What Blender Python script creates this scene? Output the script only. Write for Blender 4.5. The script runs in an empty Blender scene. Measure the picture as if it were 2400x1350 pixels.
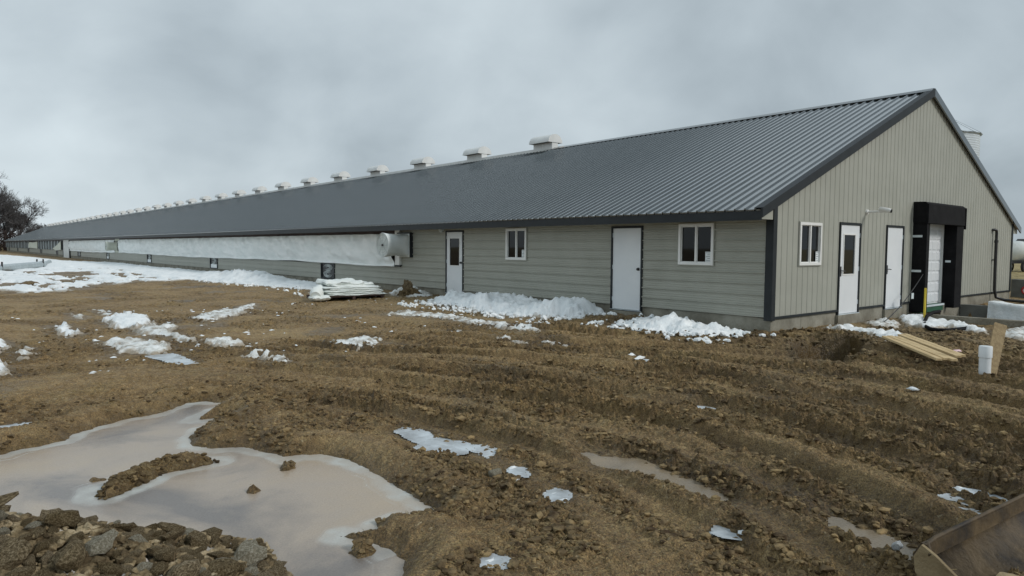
import bpy, bmesh, math, random
import numpy as np
from mathutils import Vector, Matrix, Euler
random.seed(7); RNG = np.random.default_rng(7)
R = math.radians
S = bpy.context.scene
COL = S.collection

# ------------------------------------------------------------------ camera
cam_d = bpy.data.cameras.new('camera'); cam = bpy.data.objects.new('camera', cam_d); COL.objects.link(cam)
CAM = Vector((-13.157, -7.398, 2.037))
yaw, pitch, roll = R(39.905), R(-3.384), R(0.372)
fw = Vector((math.sin(yaw)*math.cos(pitch), math.cos(yaw)*math.cos(pitch), math.sin(pitch)))
rt = Vector((math.cos(yaw), -math.sin(yaw), 0)); up = rt.cross(fw)
r2 = math.cos(roll)*rt + math.sin(roll)*up; u2 = -math.sin(roll)*rt + math.cos(roll)*up
cam.matrix_world = Matrix(((r2.x, u2.x, -fw.x, CAM.x), (r2.y, u2.y, -fw.y, CAM.y), (r2.z, u2.z, -fw.z, CAM.z), (0, 0, 0, 1)))
cam_d.sensor_fit = 'HORIZONTAL'; cam_d.sensor_width = 36; cam_d.lens = 1609.66/2400*36
cam_d.clip_start = .05; cam_d.clip_end = 6000
S.camera = cam

# ------------------------------------------------------------------ sky, sun, exposure
SUN_EL, SUN_AZ = 35, 155           # azimuth clockwise from +y
world = bpy.data.worlds.new('World'); S.world = world; world.use_nodes = True
nt = world.node_tree; nt.nodes.clear()
def N(t, kind, **kw):
    n = t.nodes.new(kind)
    for k, v in kw.items():
        if k in n.inputs: n.inputs[k].default_value = v
        else: setattr(n, k, v)
    return n
def L(t, a, b): t.links.new(a, b)
out = N(nt, 'ShaderNodeOutputWorld')
sky = N(nt, 'ShaderNodeTexSky', sky_type='NISHITA', sun_disc=False, sun_elevation=R(SUN_EL), sun_rotation=R(SUN_AZ), air_density=1.0, dust_density=2.5)
bg1 = N(nt, 'ShaderNodeBackground', Strength=.08); L(nt, sky.outputs[0], bg1.inputs[0])
tc = N(nt, 'ShaderNodeTexCoord'); sep = N(nt, 'ShaderNodeSeparateXYZ'); L(nt, tc.outputs['Generated'], sep.inputs[0])
def M(t, op, a, b=None, clamp=False):
    n = t.nodes.new('ShaderNodeMath'); n.operation = op; n.use_clamp = clamp
    for i, v in enumerate((a, b)):
        if v is None: continue
        if isinstance(v, (int, float)): n.inputs[i].default_value = v
        else: t.links.new(v, n.inputs[i])
    return n.outputs[0]
zz = M(nt, 'MAXIMUM', sep.outputs[2], 0.0)
den = M(nt, 'ADD', zz, .62)
cx_, cy_ = M(nt, 'DIVIDE', sep.outputs[0], den), M(nt, 'DIVIDE', sep.outputs[1], den)
cmb = N(nt, 'ShaderNodeCombineXYZ'); L(nt, cx_, cmb.inputs[0]); L(nt, cy_, cmb.inputs[1])
mp = N(nt, 'ShaderNodeMapping'); L(nt, cmb.outputs[0], mp.inputs[0])
mp.inputs['Location'].default_value = (3.1, 7.4, 0); mp.inputs['Rotation'].default_value = (0, 0, R(20)); mp.inputs['Scale'].default_value = (1.5, 1.5, 1.5)
n1 = N(nt, 'ShaderNodeTexNoise', Scale=.9, Detail=4.0, Roughness=.5, Distortion=.15); L(nt, mp.outputs[0], n1.inputs[0])
n2 = N(nt, 'ShaderNodeTexNoise', Scale=2.6, Detail=5.0, Roughness=.55, Distortion=.3); L(nt, mp.outputs[0], n2.inputs[0])
cl = M(nt, 'ADD', M(nt, 'MULTIPLY', n1.outputs[0], .78), M(nt, 'MULTIPLY', n2.outputs[0], .22))
# thinner cloud towards one side of the sky and near the horizon
side = M(nt, 'ADD', M(nt, 'MULTIPLY', sep.outputs[0], -.15), M(nt, 'MULTIPLY', sep.outputs[1], .10))
cl = M(nt, 'ADD', cl, side)
cl = M(nt, 'ADD', cl, M(nt, 'MULTIPLY', M(nt, 'SUBTRACT', .30, zz, True), .22))
ramp = N(nt, 'ShaderNodeValToRGB'); L(nt, cl, ramp.inputs[0])
e = ramp.color_ramp.elements
e[0].position, e[0].color = .35, (.205, .246, .276, 1)
e[1].position, e[1].color = .68, (.525, .592, .626, 1)
m_ = e.new(.50); m_.color = (.352, .408, .444, 1)
bg2 = N(nt, 'ShaderNodeBackground', Strength=1.0); L(nt, ramp.outputs[0], bg2.inputs[0])
mx = N(nt, 'ShaderNodeMixShader', Fac=.95); L(nt, bg1.outputs[0], mx.inputs[1]); L(nt, bg2.outputs[0], mx.inputs[2])
L(nt, mx.outputs[0], out.inputs[0])

sun_d = bpy.data.lights.new('sun', 'SUN'); sun = bpy.data.objects.new('sun', sun_d); COL.objects.link(sun)
sun_d.energy = 1.35; sun_d.angle = R(14); sun_d.color = (1, .97, .93)
sd = Vector((math.sin(R(SUN_AZ))*math.cos(R(SUN_EL)), math.cos(R(SUN_AZ))*math.cos(R(SUN_EL)), math.sin(R(SUN_EL))))
sun.rotation_euler = sd.to_track_quat('Z', 'Y').to_euler(); sun.location = (-20, -30, 40)
S.view_settings.view_transform = 'Standard'; S.view_settings.look = 'None'
S.view_settings.exposure = 0.42; S.view_settings.gamma = 1; S.view_settings.use_curve_mapping = False

# ------------------------------------------------------------------ materials
MATS = {}
def mat(name, c1, c2=None, scale=4.0, rough=.6, bump=0.0, bscale=None, metal=0.0, spec=.5, detail=5.0, stretch=None, c3=None, rnd=0.0, sep_rough=None):
    if name in MATS: return MATS[name]
    m = bpy.data.materials.new(name); m.use_nodes = True; t = m.node_tree; b = t.nodes['Principled BSDF']
    b.inputs['Roughness'].default_value = rough; b.inputs['Metallic'].default_value = metal
    b.inputs['Specular IOR Level'].default_value = spec
    co = N(t, 'ShaderNodeTexCoord'); vec = co.outputs['Object']
    if stretch:
        mpn = N(t, 'ShaderNodeMapping'); mpn.inputs['Scale'].default_value = stretch; L(t, vec, mpn.inputs[0]); vec = mpn.outputs[0]
    if c2 is None: b.inputs['Base Color'].default_value = (*c1, 1)
    else:
        n = N(t, 'ShaderNodeTexNoise', Scale=scale, Detail=detail, Roughness=.62); L(t, vec, n.inputs[0])
        rp = N(t, 'ShaderNodeValToRGB'); L(t, n.outputs[0], rp.inputs[0])
        rp.color_ramp.elements[0].position = .36; rp.color_ramp.elements[0].color = (*c1, 1)
        rp.color_ramp.elements[1].position = .66; rp.color_ramp.elements[1].color = (*c2, 1)
        if c3: q = rp.color_ramp.elements.new(.52); q.color = (*c3, 1)
        colr = rp.outputs[0]
        if rnd:
            oi = N(t, 'ShaderNodeObjectInfo'); hs = N(t, 'ShaderNodeHueSaturation')
            L(t, M(t, 'ADD', M(t, 'MULTIPLY', oi.outputs['Random'], rnd), 1-rnd/2), hs.inputs['Value'])
            L(t, M(t, 'ADD', M(t, 'MULTIPLY', oi.outputs['Random'], -rnd*.35), 1+rnd*.15), hs.inputs['Saturation'])
            L(t, colr, hs.inputs['Color']); colr = hs.outputs[0]
        L(t, colr, b.inputs['Base Color'])
        if sep_rough: L(t, M(t, 'ADD', M(t, 'MULTIPLY', n.outputs[0], sep_rough), rough-sep_rough/2), b.inputs['Roughness'])
    if bump:
        n3 = N(t, 'ShaderNodeTexNoise', Scale=bscale or scale*4, Detail=6.0, Roughness=.65); L(t, vec, n3.inputs[0])
        bp = N(t, 'ShaderNodeBump', Strength=1.0, Distance=bump); L(t, n3.outputs[0], bp.inputs['Height']); L(t, bp.outputs[0], b.inputs['Normal'])
    MATS[name] = m; return m

m_roof   = mat('roof steel', (.032, .043, .048), (.044, .057, .062), 3.0, .17, .0006, 9, .0, .9, stretch=(.25, 1, 1), sep_rough=.10)
_b = m_roof.node_tree.nodes['Principled BSDF']; _b.inputs['Coat Weight'].default_value = .9; _b.inputs['Coat IOR'].default_value = 1.75; _b.inputs['Coat Roughness'].default_value = .10
def splash(m, zt, amount, colr):
    t = m.node_tree; b = t.nodes['Principled BSDF']; src = b.inputs['Base Color'].links[0].from_socket
    co = N(t, 'ShaderNodeTexCoord'); sp = N(t, 'ShaderNodeSeparateXYZ'); L(t, co.outputs['Object'], sp.inputs[0])
    n = N(t, 'ShaderNodeTexNoise', Scale=2.3, Detail=7.0, Roughness=.7); L(t, co.outputs['Object'], n.inputs[0])
    n2 = N(t, 'ShaderNodeTexNoise', Scale=30.0, Detail=3.0, Roughness=.7); L(t, co.outputs['Object'], n2.inputs[0])
    low = M(t, 'DIVIDE', M(t, 'SUBTRACT', M(t, 'ADD', zt, M(t, 'MULTIPLY', n.outputs[0], .5)), sp.outputs[2]), .55, True)
    f = M(t, 'MULTIPLY', M(t, 'MULTIPLY', low, M(t, 'MULTIPLY', M(t, 'SUBTRACT', n2.outputs[0], .42), 6.0, True)), amount)
    x = N(t, 'ShaderNodeMix', data_type='RGBA'); L(t, f, x.inputs[0]); L(t, src, x.inputs[6]); x.inputs[7].default_value = (*colr, 1); L(t, x.outputs[2], b.inputs['Base Color'])
m_trim   = mat('charcoal trim', (.012, .016, .019), (.019, .024, .028), 3.0, .5, spec=.35)
m_siding = mat('grey siding steel', (.335, .340, .293), (.374, .379, .330), 1.3, .45, .0015, 6)
m_conc   = mat('foundation concrete', (.16, .150, .118), (.31, .30, .25), 1.6, .9, .006, 22, c3=(.25, .24, .195))
splash(m_siding, .62, .28, (.20, .165, .11)); splash(m_conc, .30, .75, (.13, .095, .055))
m_white  = mat('white door paint', (.70, .73, .75), (.76, .785, .80), 1.2, .42)
m_vinyl  = mat('white vinyl', (.74, .745, .72), (.80, .80, .78), 2.0, .4)
m_glass  = mat('dark window glass', (.004, .005, .006), None, rough=.03, spec=.28)
m_black  = mat('black rubber', (.003, .003, .004), (.009, .009, .010), 4, .8, .01, 9, spec=.2)
m_blackm = mat('black metal', (.018, .018, .02), (.03, .03, .03), 5, .4)
m_fabric = mat('white curtain fabric', (.76, .80, .79), (.89, .91, .90), 1.4, .8, .006, 9, stretch=(1, .6, 2.0))
m_sheet  = mat('white plastic sheet', (.68, .725, .70), (.82, .855, .83), 1.6, .5, .01, 5)
m_fibre  = mat('white fibreglass', (.64, .675, .66), (.74, .77, .75), 3, .45, .003, 18)
m_vent   = mat('vent plastic', (.62, .635, .63), (.72, .735, .725), 2, .5)
m_wood   = mat('fresh lumber', (.50, .36, .18), (.66, .51, .29), 3, .7, .003, 30, stretch=(1, 8, 8))
m_oldwood= mat('weathered lumber', (.24, .17, .085), (.36, .265, .14), 4, .8, .004, 30, stretch=(8, 8, 1))
m_board  = mat('dark red brown board', (.028, .013, .010), (.05, .026, .02), 3, .7, .004, 12)
m_galv   = mat('galvanised steel', (.58, .65, .68), (.68, .75, .78), 2, .5, .002, 12, .2, .5)
m_snow   = mat('snow', (.74, .785, .80), (.87, .895, .90), 2.2, .7, .022, 14, spec=.3, c3=(.83, .865, .875))
m_snowd  = mat('dirty snow', (.30, .255, .20), (.84, .87, .875), 3.2, .75, .03, 14, spec=.3, c3=(.70, .72, .70))
def melt(m):
    t = m.node_tree; b = t.nodes['Principled BSDF']; src = b.inputs['Base Color'].links[0].from_socket
    co = N(t, 'ShaderNodeTexCoord'); n = N(t, 'ShaderNodeTexNoise', Scale=9.0, Detail=6.0, Roughness=.7); L(t, co.outputs['Object'], n.inputs[0])
    at = N(t, 'ShaderNodeAttribute', attribute_name='ice')
    f = M(t, 'MULTIPLY', M(t, 'SUBTRACT', M(t, 'ADD', M(t, 'MULTIPLY', at.outputs['Fac'], 1.1), n.outputs[0]), .80), 2.4, True)
    x = N(t, 'ShaderNodeMix', data_type='RGBA'); L(t, f, x.inputs[0]); L(t, src, x.inputs[6]); x.inputs[7].default_value = (.36, .315, .25, 1); L(t, x.outputs[2], b.inputs['Base Color'])
melt(m_snow); melt(m_snowd)
m_clod   = mat('clod soil', (.050, .034, .018), (.26, .20, .11), 9, .95, .012, 40, spec=.2, c3=(.135, .098, .052), rnd=.5)
m_rock   = mat('lumpy clay rock', (.085, .060, .031), (.46, .375, .24), 9, .95, .024, 32, spec=.2, c3=(.245, .185, .10), rnd=.6)
m_pale   = mat('pale limestone', (.20, .175, .12), (.56, .53, .43), 8, .9, .02, 30, spec=.25, c3=(.37, .335, .25))
m_straw  = mat('straw', (.26, .20, .095), (.40, .33, .17), 20, .9)
m_bark   = mat('bark', (.030, .024, .024), (.055, .045, .044), 1.0, .95)
m_twig   = mat('twigs', (.094, .090, .090), (.128, .122, .122), .6, .95)
m_brush  = mat('brush', (.028, .018, .016), (.060, .042, .036), .5, .95)
m_yellow = mat('yellow paint', (.62, .47, .03), (.70, .54, .06), 6, .5)
m_green  = mat('green paint', (.012, .075, .035), (.02, .10, .05), 4, .5)
m_red    = mat('red sign paint', (.52, .02, .03), (.6, .035, .04), 4, .45)
m_silo   = mat('pale silo steel', (.50, .56, .60), (.58, .64, .68), 2, .5, .002, 12)
m_pvc    = mat('pvc', (.70, .745, .77), (.77, .805, .82), 2, .35)
m_pink   = mat('pink foam', (.72, .50, .53), (.80, .60, .62), 8, .8)
m_steelm = mat('muddy steel', (.014, .010, .007), (.13, .088, .042), 3.1, .65, .010, 18, c3=(.066, .044, .020))
m_steeld = mat('worn dark steel', (.012, .014, .015), (.055, .042, .026), 3, .42, .004, 20)
m_tan    = mat('dried mud on steel', (.17, .125, .066), (.36, .285, .165), 3, .9, .014, 22)
m_grass  = mat('dry field grass', (.20, .155, .07), (.34, .27, .13), 3, .95)
m_asphalt= mat('wet concrete', (.10, .105, .095), (.17, .175, .16), 2, .6, .004, 18)
m_paper  = mat('sticker paper', (.72, .76, .76), None, rough=.6)
m_ink    = mat('grey print', (.22, .25, .26), None, rough=.7)
m_pipegr = mat('grey drain pipe', (.34, .40, .42), (.44, .50, .52), 2, .4)
m_dcurt  = mat('dark grey curtain', (.10, .115, .12), (.16, .18, .185), 1.0, .8)
m_frost  = mat('frosted shutter', (.46, .50, .49), (.62, .67, .66), 9, .6)
m_rubber = mat('tyre rubber', (.02, .02, .02), (.035, .035, .035), 5, .8)
m_cream  = mat('cream fabric', (.56, .58, .49), (.66, .68, .6), 2, .8)

m_mudc   = mat('loose mud', (.050, .031, .015), (.33, .235, .115), 7, .75, .010, 40, spec=.2, c3=(.155, .112, .058))
def ground_material():
    m = bpy.data.materials.new('mud'); m.use_nodes = True; t = m.node_tree; b = t.nodes['Principled BSDF']
    co = N(t, 'ShaderNodeTexCoord'); v = co.outputs['Object']
    def noise(s, d=6.0, r=.6, dist=0.0):
        n = N(t, 'ShaderNodeTexNoise', Scale=s, Detail=d, Roughness=r, Distortion=dist); L(t, v, n.inputs[0]); return n.outputs[0]
    def ramp(f, stops):
        r = N(t, 'ShaderNodeValToRGB'); L(t, f, r.inputs[0]); el = r.color_ramp.elements
        el[0].position, el[0].color = stops[0][0], (*stops[0][1], 1); el[1].position, el[1].color = stops[-1][0], (*stops[-1][1], 1)
        for p, c in stops[1:-1]: q = el.new(p); q.color = (*c, 1)
        return r.outputs[0]
    def mix(f, a, c):
        x = N(t, 'ShaderNodeMix', data_type='RGBA'); 
        if isinstance(f, float): x.inputs[0].default_value = f
        else: L(t, f, x.inputs[0])
        for i, q in ((6, a), (7, c)):
            if isinstance(q, tuple): x.inputs[i].default_value = (*q, 1)
            else: L(t, q, x.inputs[i])
        return x.outputs[2]
    fine = ramp(noise(11, 8, .72), [(.30, (.050, .030, .014)), (.44, (.150, .099, .045)), (.56, (.265, .185, .088)), (.70, (.47, .36, .19))])
    broad = ramp(noise(.55, 5, .6), [(.34, (.115, .074, .034)), (.54, (.235, .160, .075)), (.70, (.34, .245, .122))])
    c = mix(.48, fine, broad)
    # olive / straw-coloured trampled litter
    lit = M(t, 'MULTIPLY', M(t, 'SUBTRACT', noise(2.1, 6, .65), .50), 5.0, True)
    c = mix(M(t, 'MULTIPLY', lit, .55), c, ramp(noise(38, 4, .6), [(.35, (.135, .098, .040)), (.65, (.38, .29, .14))]))
    # pale dry flecks
    fl = M(t, 'MULTIPLY', M(t, 'SUBTRACT', noise(26, 3, .5), .63), 9.0, True)
    c = mix(M(t, 'MULTIPLY', fl, .6), c, (.42, .36, .24))
    gr = ramp(noise(95, 4, .65), [(.36, (.40, .38, .36)), (.50, (.95, .95, .95)), (.64, (1.55, 1.5, 1.4))])
    mg = N(t, 'ShaderNodeMix', data_type='RGBA', blend_type='MULTIPLY'); mg.inputs[0].default_value = .85; L(t, c, mg.inputs[6]); L(t, gr, mg.inputs[7]); c = mg.outputs[2]
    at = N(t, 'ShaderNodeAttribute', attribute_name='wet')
    fld = N(t, 'ShaderNodeAttribute', attribute_name='field')
    tanp = N(t, 'ShaderNodeAttribute', attribute_name='tan')
    c = mix(M(t, 'MULTIPLY', tanp.outputs['Fac'], .65), c, ramp(noise(6, 6, .6), [(.35, (.15, .105, .05)), (.65, (.29, .215, .11))]))
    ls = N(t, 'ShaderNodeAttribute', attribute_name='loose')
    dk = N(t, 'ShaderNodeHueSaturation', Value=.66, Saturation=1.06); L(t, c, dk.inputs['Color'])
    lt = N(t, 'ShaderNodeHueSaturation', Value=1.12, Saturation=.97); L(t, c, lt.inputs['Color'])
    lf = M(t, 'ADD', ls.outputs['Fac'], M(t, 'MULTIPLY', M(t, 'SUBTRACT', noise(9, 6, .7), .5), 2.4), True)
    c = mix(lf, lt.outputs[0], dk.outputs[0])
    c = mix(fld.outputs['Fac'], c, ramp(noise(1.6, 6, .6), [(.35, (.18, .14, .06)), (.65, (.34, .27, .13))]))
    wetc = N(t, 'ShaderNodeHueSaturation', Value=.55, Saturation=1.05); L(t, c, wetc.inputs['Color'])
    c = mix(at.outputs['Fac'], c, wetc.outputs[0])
    hs = N(t, 'ShaderNodeHueSaturation', Saturation=1.04, Value=1.16); L(t, c, hs.inputs['Color']); c = hs.outputs[0]
    L(t, c, b.inputs['Base Color'])
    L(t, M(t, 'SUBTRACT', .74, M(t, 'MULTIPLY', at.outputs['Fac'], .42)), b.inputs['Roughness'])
    b.inputs['Specular IOR Level'].default_value = .45
    bp = N(t, 'ShaderNodeBump', Strength=1.0, Distance=.022); L(t, noise(46, 6, .7), bp.inputs['Height'])
    bp2 = N(t, 'ShaderNodeBump', Strength=1.0, Distance=.03); L(t, noise(20, 6, .65), bp2.inputs['Height']); L(t, bp.outputs[0], bp2.inputs['Normal'])
    L(t, bp2.outputs[0], b.inputs['Normal'])
    return m
m_mud = ground_material()
def water_material(name, deep, ice, rough):
    m = bpy.data.materials.new(name); m.use_nodes = True; t = m.node_tree; b = t.nodes['Principled BSDF']
    co = N(t, 'ShaderNodeTexCoord'); v = co.outputs['Object']
    n = N(t, 'ShaderNodeTexNoise', Scale=.9, Detail=5.0, Roughness=.55, Distortion=.6); L(t, v, n.inputs[0])
    r = N(t, 'ShaderNodeValToRGB'); L(t, n.outputs[0], r.inputs[0]); el = r.color_ramp.elements
    el[0].position, el[0].color = .36, (deep[0]*.50, deep[1]*.54, deep[2]*.62, 1); el[1].position, el[1].color = .56, (*deep, 1)
    q = el.new(.75); q.color = (deep[0]*1.12, deep[1]*1.08, deep[2]*.98, 1)
    nf = N(t, 'ShaderNodeTexNoise', Scale=70.0, Detail=3.0, Roughness=.6); L(t, v, nf.inputs[0])
    at = N(t, 'ShaderNodeAttribute', attribute_name='ice')
    x = N(t, 'ShaderNodeMix', data_type='RGBA'); L(t, at.outputs['Fac'], x.inputs[0]); L(t, r.outputs[0], x.inputs[6]); x.inputs[7].default_value = (*ice, 1)
    y = N(t, 'ShaderNodeMix', data_type='RGBA', blend_type='OVERLAY'); y.inputs[0].default_value = .22; L(t, x.outputs[2], y.inputs[6]); L(t, nf.outputs[0], y.inputs[7])
    L(t, y.outputs[2], b.inputs['Base Color'])
    L(t, M(t, 'ADD', M(t, 'MULTIPLY', at.outputs['Fac'], .25), rough), b.inputs['Roughness'])
    bp = N(t, 'ShaderNodeBump', Strength=1.0, Distance=.0025); L(t, nf.outputs[0], bp.inputs['Height']); L(t, bp.outputs[0], b.inputs['Normal'])
    return m
m_pond = water_material('muddy frozen water', (.385, .318, .250), (.50, .51, .48), .19)
m_pud  = water_material('brown puddle water', (.30, .235, .155), (.50, .54, .56), .16)
m_ice  = mat('puddle ice', (.30, .32, .33), (.60, .66, .70), 5, .35, .004, 30)

# ------------------------------------------------------------------ mesh helpers
def link(o, parent=None):
    COL.objects.link(o)
    if parent: o.parent = parent
    return o
def tag(o, label=None, cat=None, group=None, kind=None):
    if label: o['label'] = label
    if cat: o['category'] = cat
    if group: o['group'] = group
    if kind: o['kind'] = kind
    return o
def empty(name, loc=(0, 0, 0), rz=0, label=None, cat=None, group=None):
    o = bpy.data.objects.new(name, None); o.location = loc; o.rotation_euler = (0, 0, rz); o.empty_display_size = .2
    link(o); return tag(o, label, cat, group)
class MB:
    """collects shapes, links them as one mesh object"""
    def __init__(s): s.v = []; s.f = []; s.sm = []
    def add(s, vs, fs, smooth=False):
        k = len(s.v); s.v += [tuple(p) for p in vs]; s.f += [tuple(i+k for i in f) for f in fs]; s.sm += [smooth]*len(fs); return s
    def box(s, x0, x1, y0, y1, z0, z1):
        return s.add([(x0, y0, z0), (x1, y0, z0), (x1, y1, z0), (x0, y1, z0), (x0, y0, z1), (x1, y0, z1), (x1, y1, z1), (x0, y1, z1)],
                     [(0, 3, 2, 1), (4, 5, 6, 7), (0, 1, 5, 4), (1, 2, 6, 5), (2, 3, 7, 6), (3, 0, 4, 7)])
    def quad(s, a, b, c, d): return s.add([a, b, c, d], [(0, 1, 2, 3)])
    def tube(s, pts, r, n=8, caps=True, smooth=True):
        pts = [Vector(p) for p in pts]; rs = r if isinstance(r, (list, tuple)) else [r]*len(pts)
        vs, fs = [], []; pu = None
        for i, p in enumerate(pts):
            d = (pts[min(i+1, len(pts)-1)] - pts[max(i-1, 0)]).normalized()
            a = pu - d*pu.dot(d) if pu else d.orthogonal()
            if a.length < 1e-4: a = d.orthogonal()
            a.normalize(); pu = a; b = d.cross(a)
            for k in range(n):
                q = 2*math.pi*k/n; vs.append(p + (a*math.cos(q)+b*math.sin(q))*rs[i])
        for i in range(len(pts)-1):
            for k in range(n): fs.append((i*n+k, i*n+(k+1) % n, (i+1)*n+(k+1) % n, (i+1)*n+k))
        s.add(vs, fs, smooth)
        if caps: s.add(vs[:n], [tuple(range(n))[::-1]]); s.add(vs[-n:], [tuple(range(n))])
        return s
    def prism(s, prof, axis, a0, a1, smooth=False):
        """profile of 2-D points extruded along axis (the other two axes in xyz order)"""
        n = len(prof); vs = []
        for a in (a0, a1):
            for p in prof:
                q = [p[0], p[1]]; q.insert(axis, a); vs.append(q)
        fs = [(i, (i+1) % n, n+(i+1) % n, n+i) for i in range(n)] + [tuple(range(n))[::-1], tuple(range(n, 2*n))]
        return s.add(vs, fs, smooth)
    def mesh(s, name, m):
        me = bpy.data.meshes.new(name); me.from_pydata(s.v, [], s.f)
        for mm in (m if isinstance(m, (list, tuple)) else [m]): me.materials.append(mm)
        if any(s.sm): me.polygons.foreach_set('use_smooth', s.sm)
        me.update(); return me
    def build(s, name, m, parent=None, bevel=0, fix=True):
        me = s.mesh(name, m)
        if fix or bevel:
            bm = bmesh.new(); bm.from_mesh(me); bmesh.ops.recalc_face_normals(bm, faces=bm.faces[:])
            if bevel: bmesh.ops.bevel(bm, geom=bm.edges[:], offset=bevel, segments=2, affect='EDGES', profile=.6)
            bm.to_mesh(me); bm.free()
        return link(bpy.data.objects.new(name, me), parent)
def copy_tree(o, parent=None):
    c = o.copy(); link(c, parent)
    for ch in list(o.children): copy_tree(ch, c)
    return c
def np_mesh(name, V, F, m, smooth=True, parent=None):
    me = bpy.data.meshes.new(name); n = F.shape[1]
    me.vertices.add(len(V)); me.vertices.foreach_set('co', V.astype(np.float32).ravel())
    me.loops.add(F.size); me.loops.foreach_set('vertex_index', F.astype(np.int32).ravel())
    me.polygons.add(len(F)); me.polygons.foreach_set('loop_start', np.arange(0, F.size, n, dtype=np.int32))
    me.polygons.foreach_set('use_smooth', np.full(len(F), smooth)); me.materials.append(m); me.update(); me.validate()
    return link(bpy.data.objects.new(name, me), parent)

# ------------------------------------------------------------------ numpy noise
_P = np.random.default_rng(3).permutation(256); _P = np.concatenate([_P, _P, _P])
_G = np.random.default_rng(4).uniform(0, 2*np.pi, 256); _GX, _GY = np.cos(_G), np.sin(_G)
def perlin(x, y):
    xi, yi = np.floor(x).astype(np.int64), np.floor(y).astype(np.int64); xf, yf = x-xi, y-yi; xi &= 255; yi &= 255
    u, v = xf*xf*xf*(xf*(xf*6-15)+10), yf*yf*yf*(yf*(yf*6-15)+10)
    def g(ix, iy, dx, dy):
        h = _P[_P[ix & 255]+(iy & 255)]; return _GX[h]*dx+_GY[h]*dy
    a = g(xi, yi, xf, yf); b = g(xi+1, yi, xf-1, yf); c = g(xi, yi+1, xf, yf-1); d = g(xi+1, yi+1, xf-1, yf-1)
    return ((a+(b-a)*u)*(1-v)+(c+(d-c)*u)*v)*1.4
def fbm(x, y, o=4, g=.5):
    s = 0; a = 1; t = 0
    for i in range(o): s = s+a*perlin(x+17.3*i, y-9.1*i); t += a; a *= g; x = x*2.03; y = y*2.03
    return s/t
def worley(x, y):
    xi, yi = np.floor(x).astype(np.int64), np.floor(y).astype(np.int64); f1 = np.full(x.shape, 9.0); f2 = np.full(x.shape, 9.0); hid = np.zeros(x.shape)
    for dx in (-1, 0, 1):
        for dy in (-1, 0, 1):
            h = _P[_P[(xi+dx) & 255]+((yi+dy) & 255)]; h2 = _P[h+57]
            d = np.hypot(xi+dx+h/255-x, yi+dy+h2/255-y)
            c = d < f1; f2 = np.where(c, f1, np.minimum(f2, d)); hid = np.where(c, h/255, hid); f1 = np.where(c, d, f1)
    return f1, f2, hid
def smooth(a, b, x):
    t = np.clip((x-a)/(b-a), 0, 1); return t*t*(3-2*t)
def sdf(poly, x, y):
    """signed distance, positive inside"""
    d = np.full(x.shape, 1e9); ins = np.zeros(x.shape, bool); n = len(poly)
    for i in range(n):
        (ax, ay), (bx, by) = poly[i], poly[(i+1) % n]; ex, ey = bx-ax, by-ay
        t = np.clip(((x-ax)*ex+(y-ay)*ey)/(ex*ex+ey*ey+1e-12), 0, 1)
        d = np.minimum(d, np.hypot(x-ax-t*ex, y-ay-t*ey))
        if abs(ey) > 1e-9: ins ^= ((ay > y) != (by > y)) & (x < ex*(y-ay)/ey+ax)
    return np.where(ins, d, -d)

# ------------------------------------------------------------------ the ground
POND = [(-13.22,0.43),(-12.80,-0.04),(-12.61,0.07),(-12.31,0.12),(-12.13,0.42),(-11.71,0.66),(-11.32,0.76),(-10.97,1.09),(-10.82,1.05),(-10.55,0.76),(-10.85,0.54),(-11.12,0.19),(-10.85,0.10),(-10.95,-0.10),(-11.19,-0.19),(-11.39,-0.51),(-11.44,-0.75),(-11.30,-0.98),(-11.10,-1.07),(-10.92,-1.51),(-10.90,-1.67),(-10.78,-1.65),(-10.60,-1.77),(-10.49,-2.13),(-10.51,-2.68),(-10.53,-3.09),(-10.57,-3.52),(-10.71,-3.55),(-10.85,-3.40),(-10.96,-3.40),(-11.08,-3.52),(-11.19,-3.44),(-11.27,-3.43),(-11.17,-3.63),(-11.12,-3.79),(-11.11,-3.97),(-11.23,-4.14),(-11.42,-4.29),(-12.13,-3.81),(-13.4,-2.6),(-14.2,-1.2)]
ISLE = [(-12.32,-1.70),(-12.23,-1.49),(-11.98,-1.30),(-11.77,-1.19),(-11.57,-1.20),(-11.37,-1.40),(-11.63,-1.42),(-11.83,-1.43),(-12.01,-1.60),(-12.18,-1.73),(-12.30,-1.79)]
BUMPS = [(-12.26,-1.28,.055),(-10.98,-1.93,.07),(-11.40,-2.29,.05),(-11.25,-3.74,.085),(-11.72,-3.27,.03),(-11.76,-3.15,.03)]
PUD2 = [(-12.96,0.92),(-12.74,0.98),(-12.53,0.97),(-12.33,0.89),(-12.54,0.83),(-12.75,0.75),(-12.96,0.70)]
PUD3 = [(-8.86,-3.31),(-8.89,-3.44),(-8.74,-3.60),(-8.65,-3.71),(-8.71,-4.02),(-8.75,-4.37),(-8.88,-4.65),(-8.94,-4.51),(-8.97,-4.31),(-8.94,-4.03),(-8.99,-3.86),(-9.05,-3.65),(-9.02,-3.49)]
PUD4 = [(-8.62,-5.36),(-8.69,-5.52),(-8.66,-5.67),(-8.68,-5.85),(-8.92,-5.87),(-8.90,-5.74),(-8.84,-5.56),(-8.78,-5.40)]
ICEA = [(-9.77,-1.65),(-9.66,-1.59),(-9.62,-1.72),(-9.62,-1.92),(-9.58,-2.14),(-9.52,-2.37),(-9.52,-2.46),(-9.44,-2.57),(-9.44,-2.73),(-9.59,-2.83),(-9.57,-2.66),(-9.56,-2.51),(-9.71,-2.59),(-9.78,-2.57),(-9.98,-2.30),(-9.81,-2.13),(-9.81,-1.95)]
ICEB = [(-10.62,4.65),(-10.29,4.68),(-10.27,4.27),(-10.24,3.43),(-10.41,3.46),(-10.54,4.16)]
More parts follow.
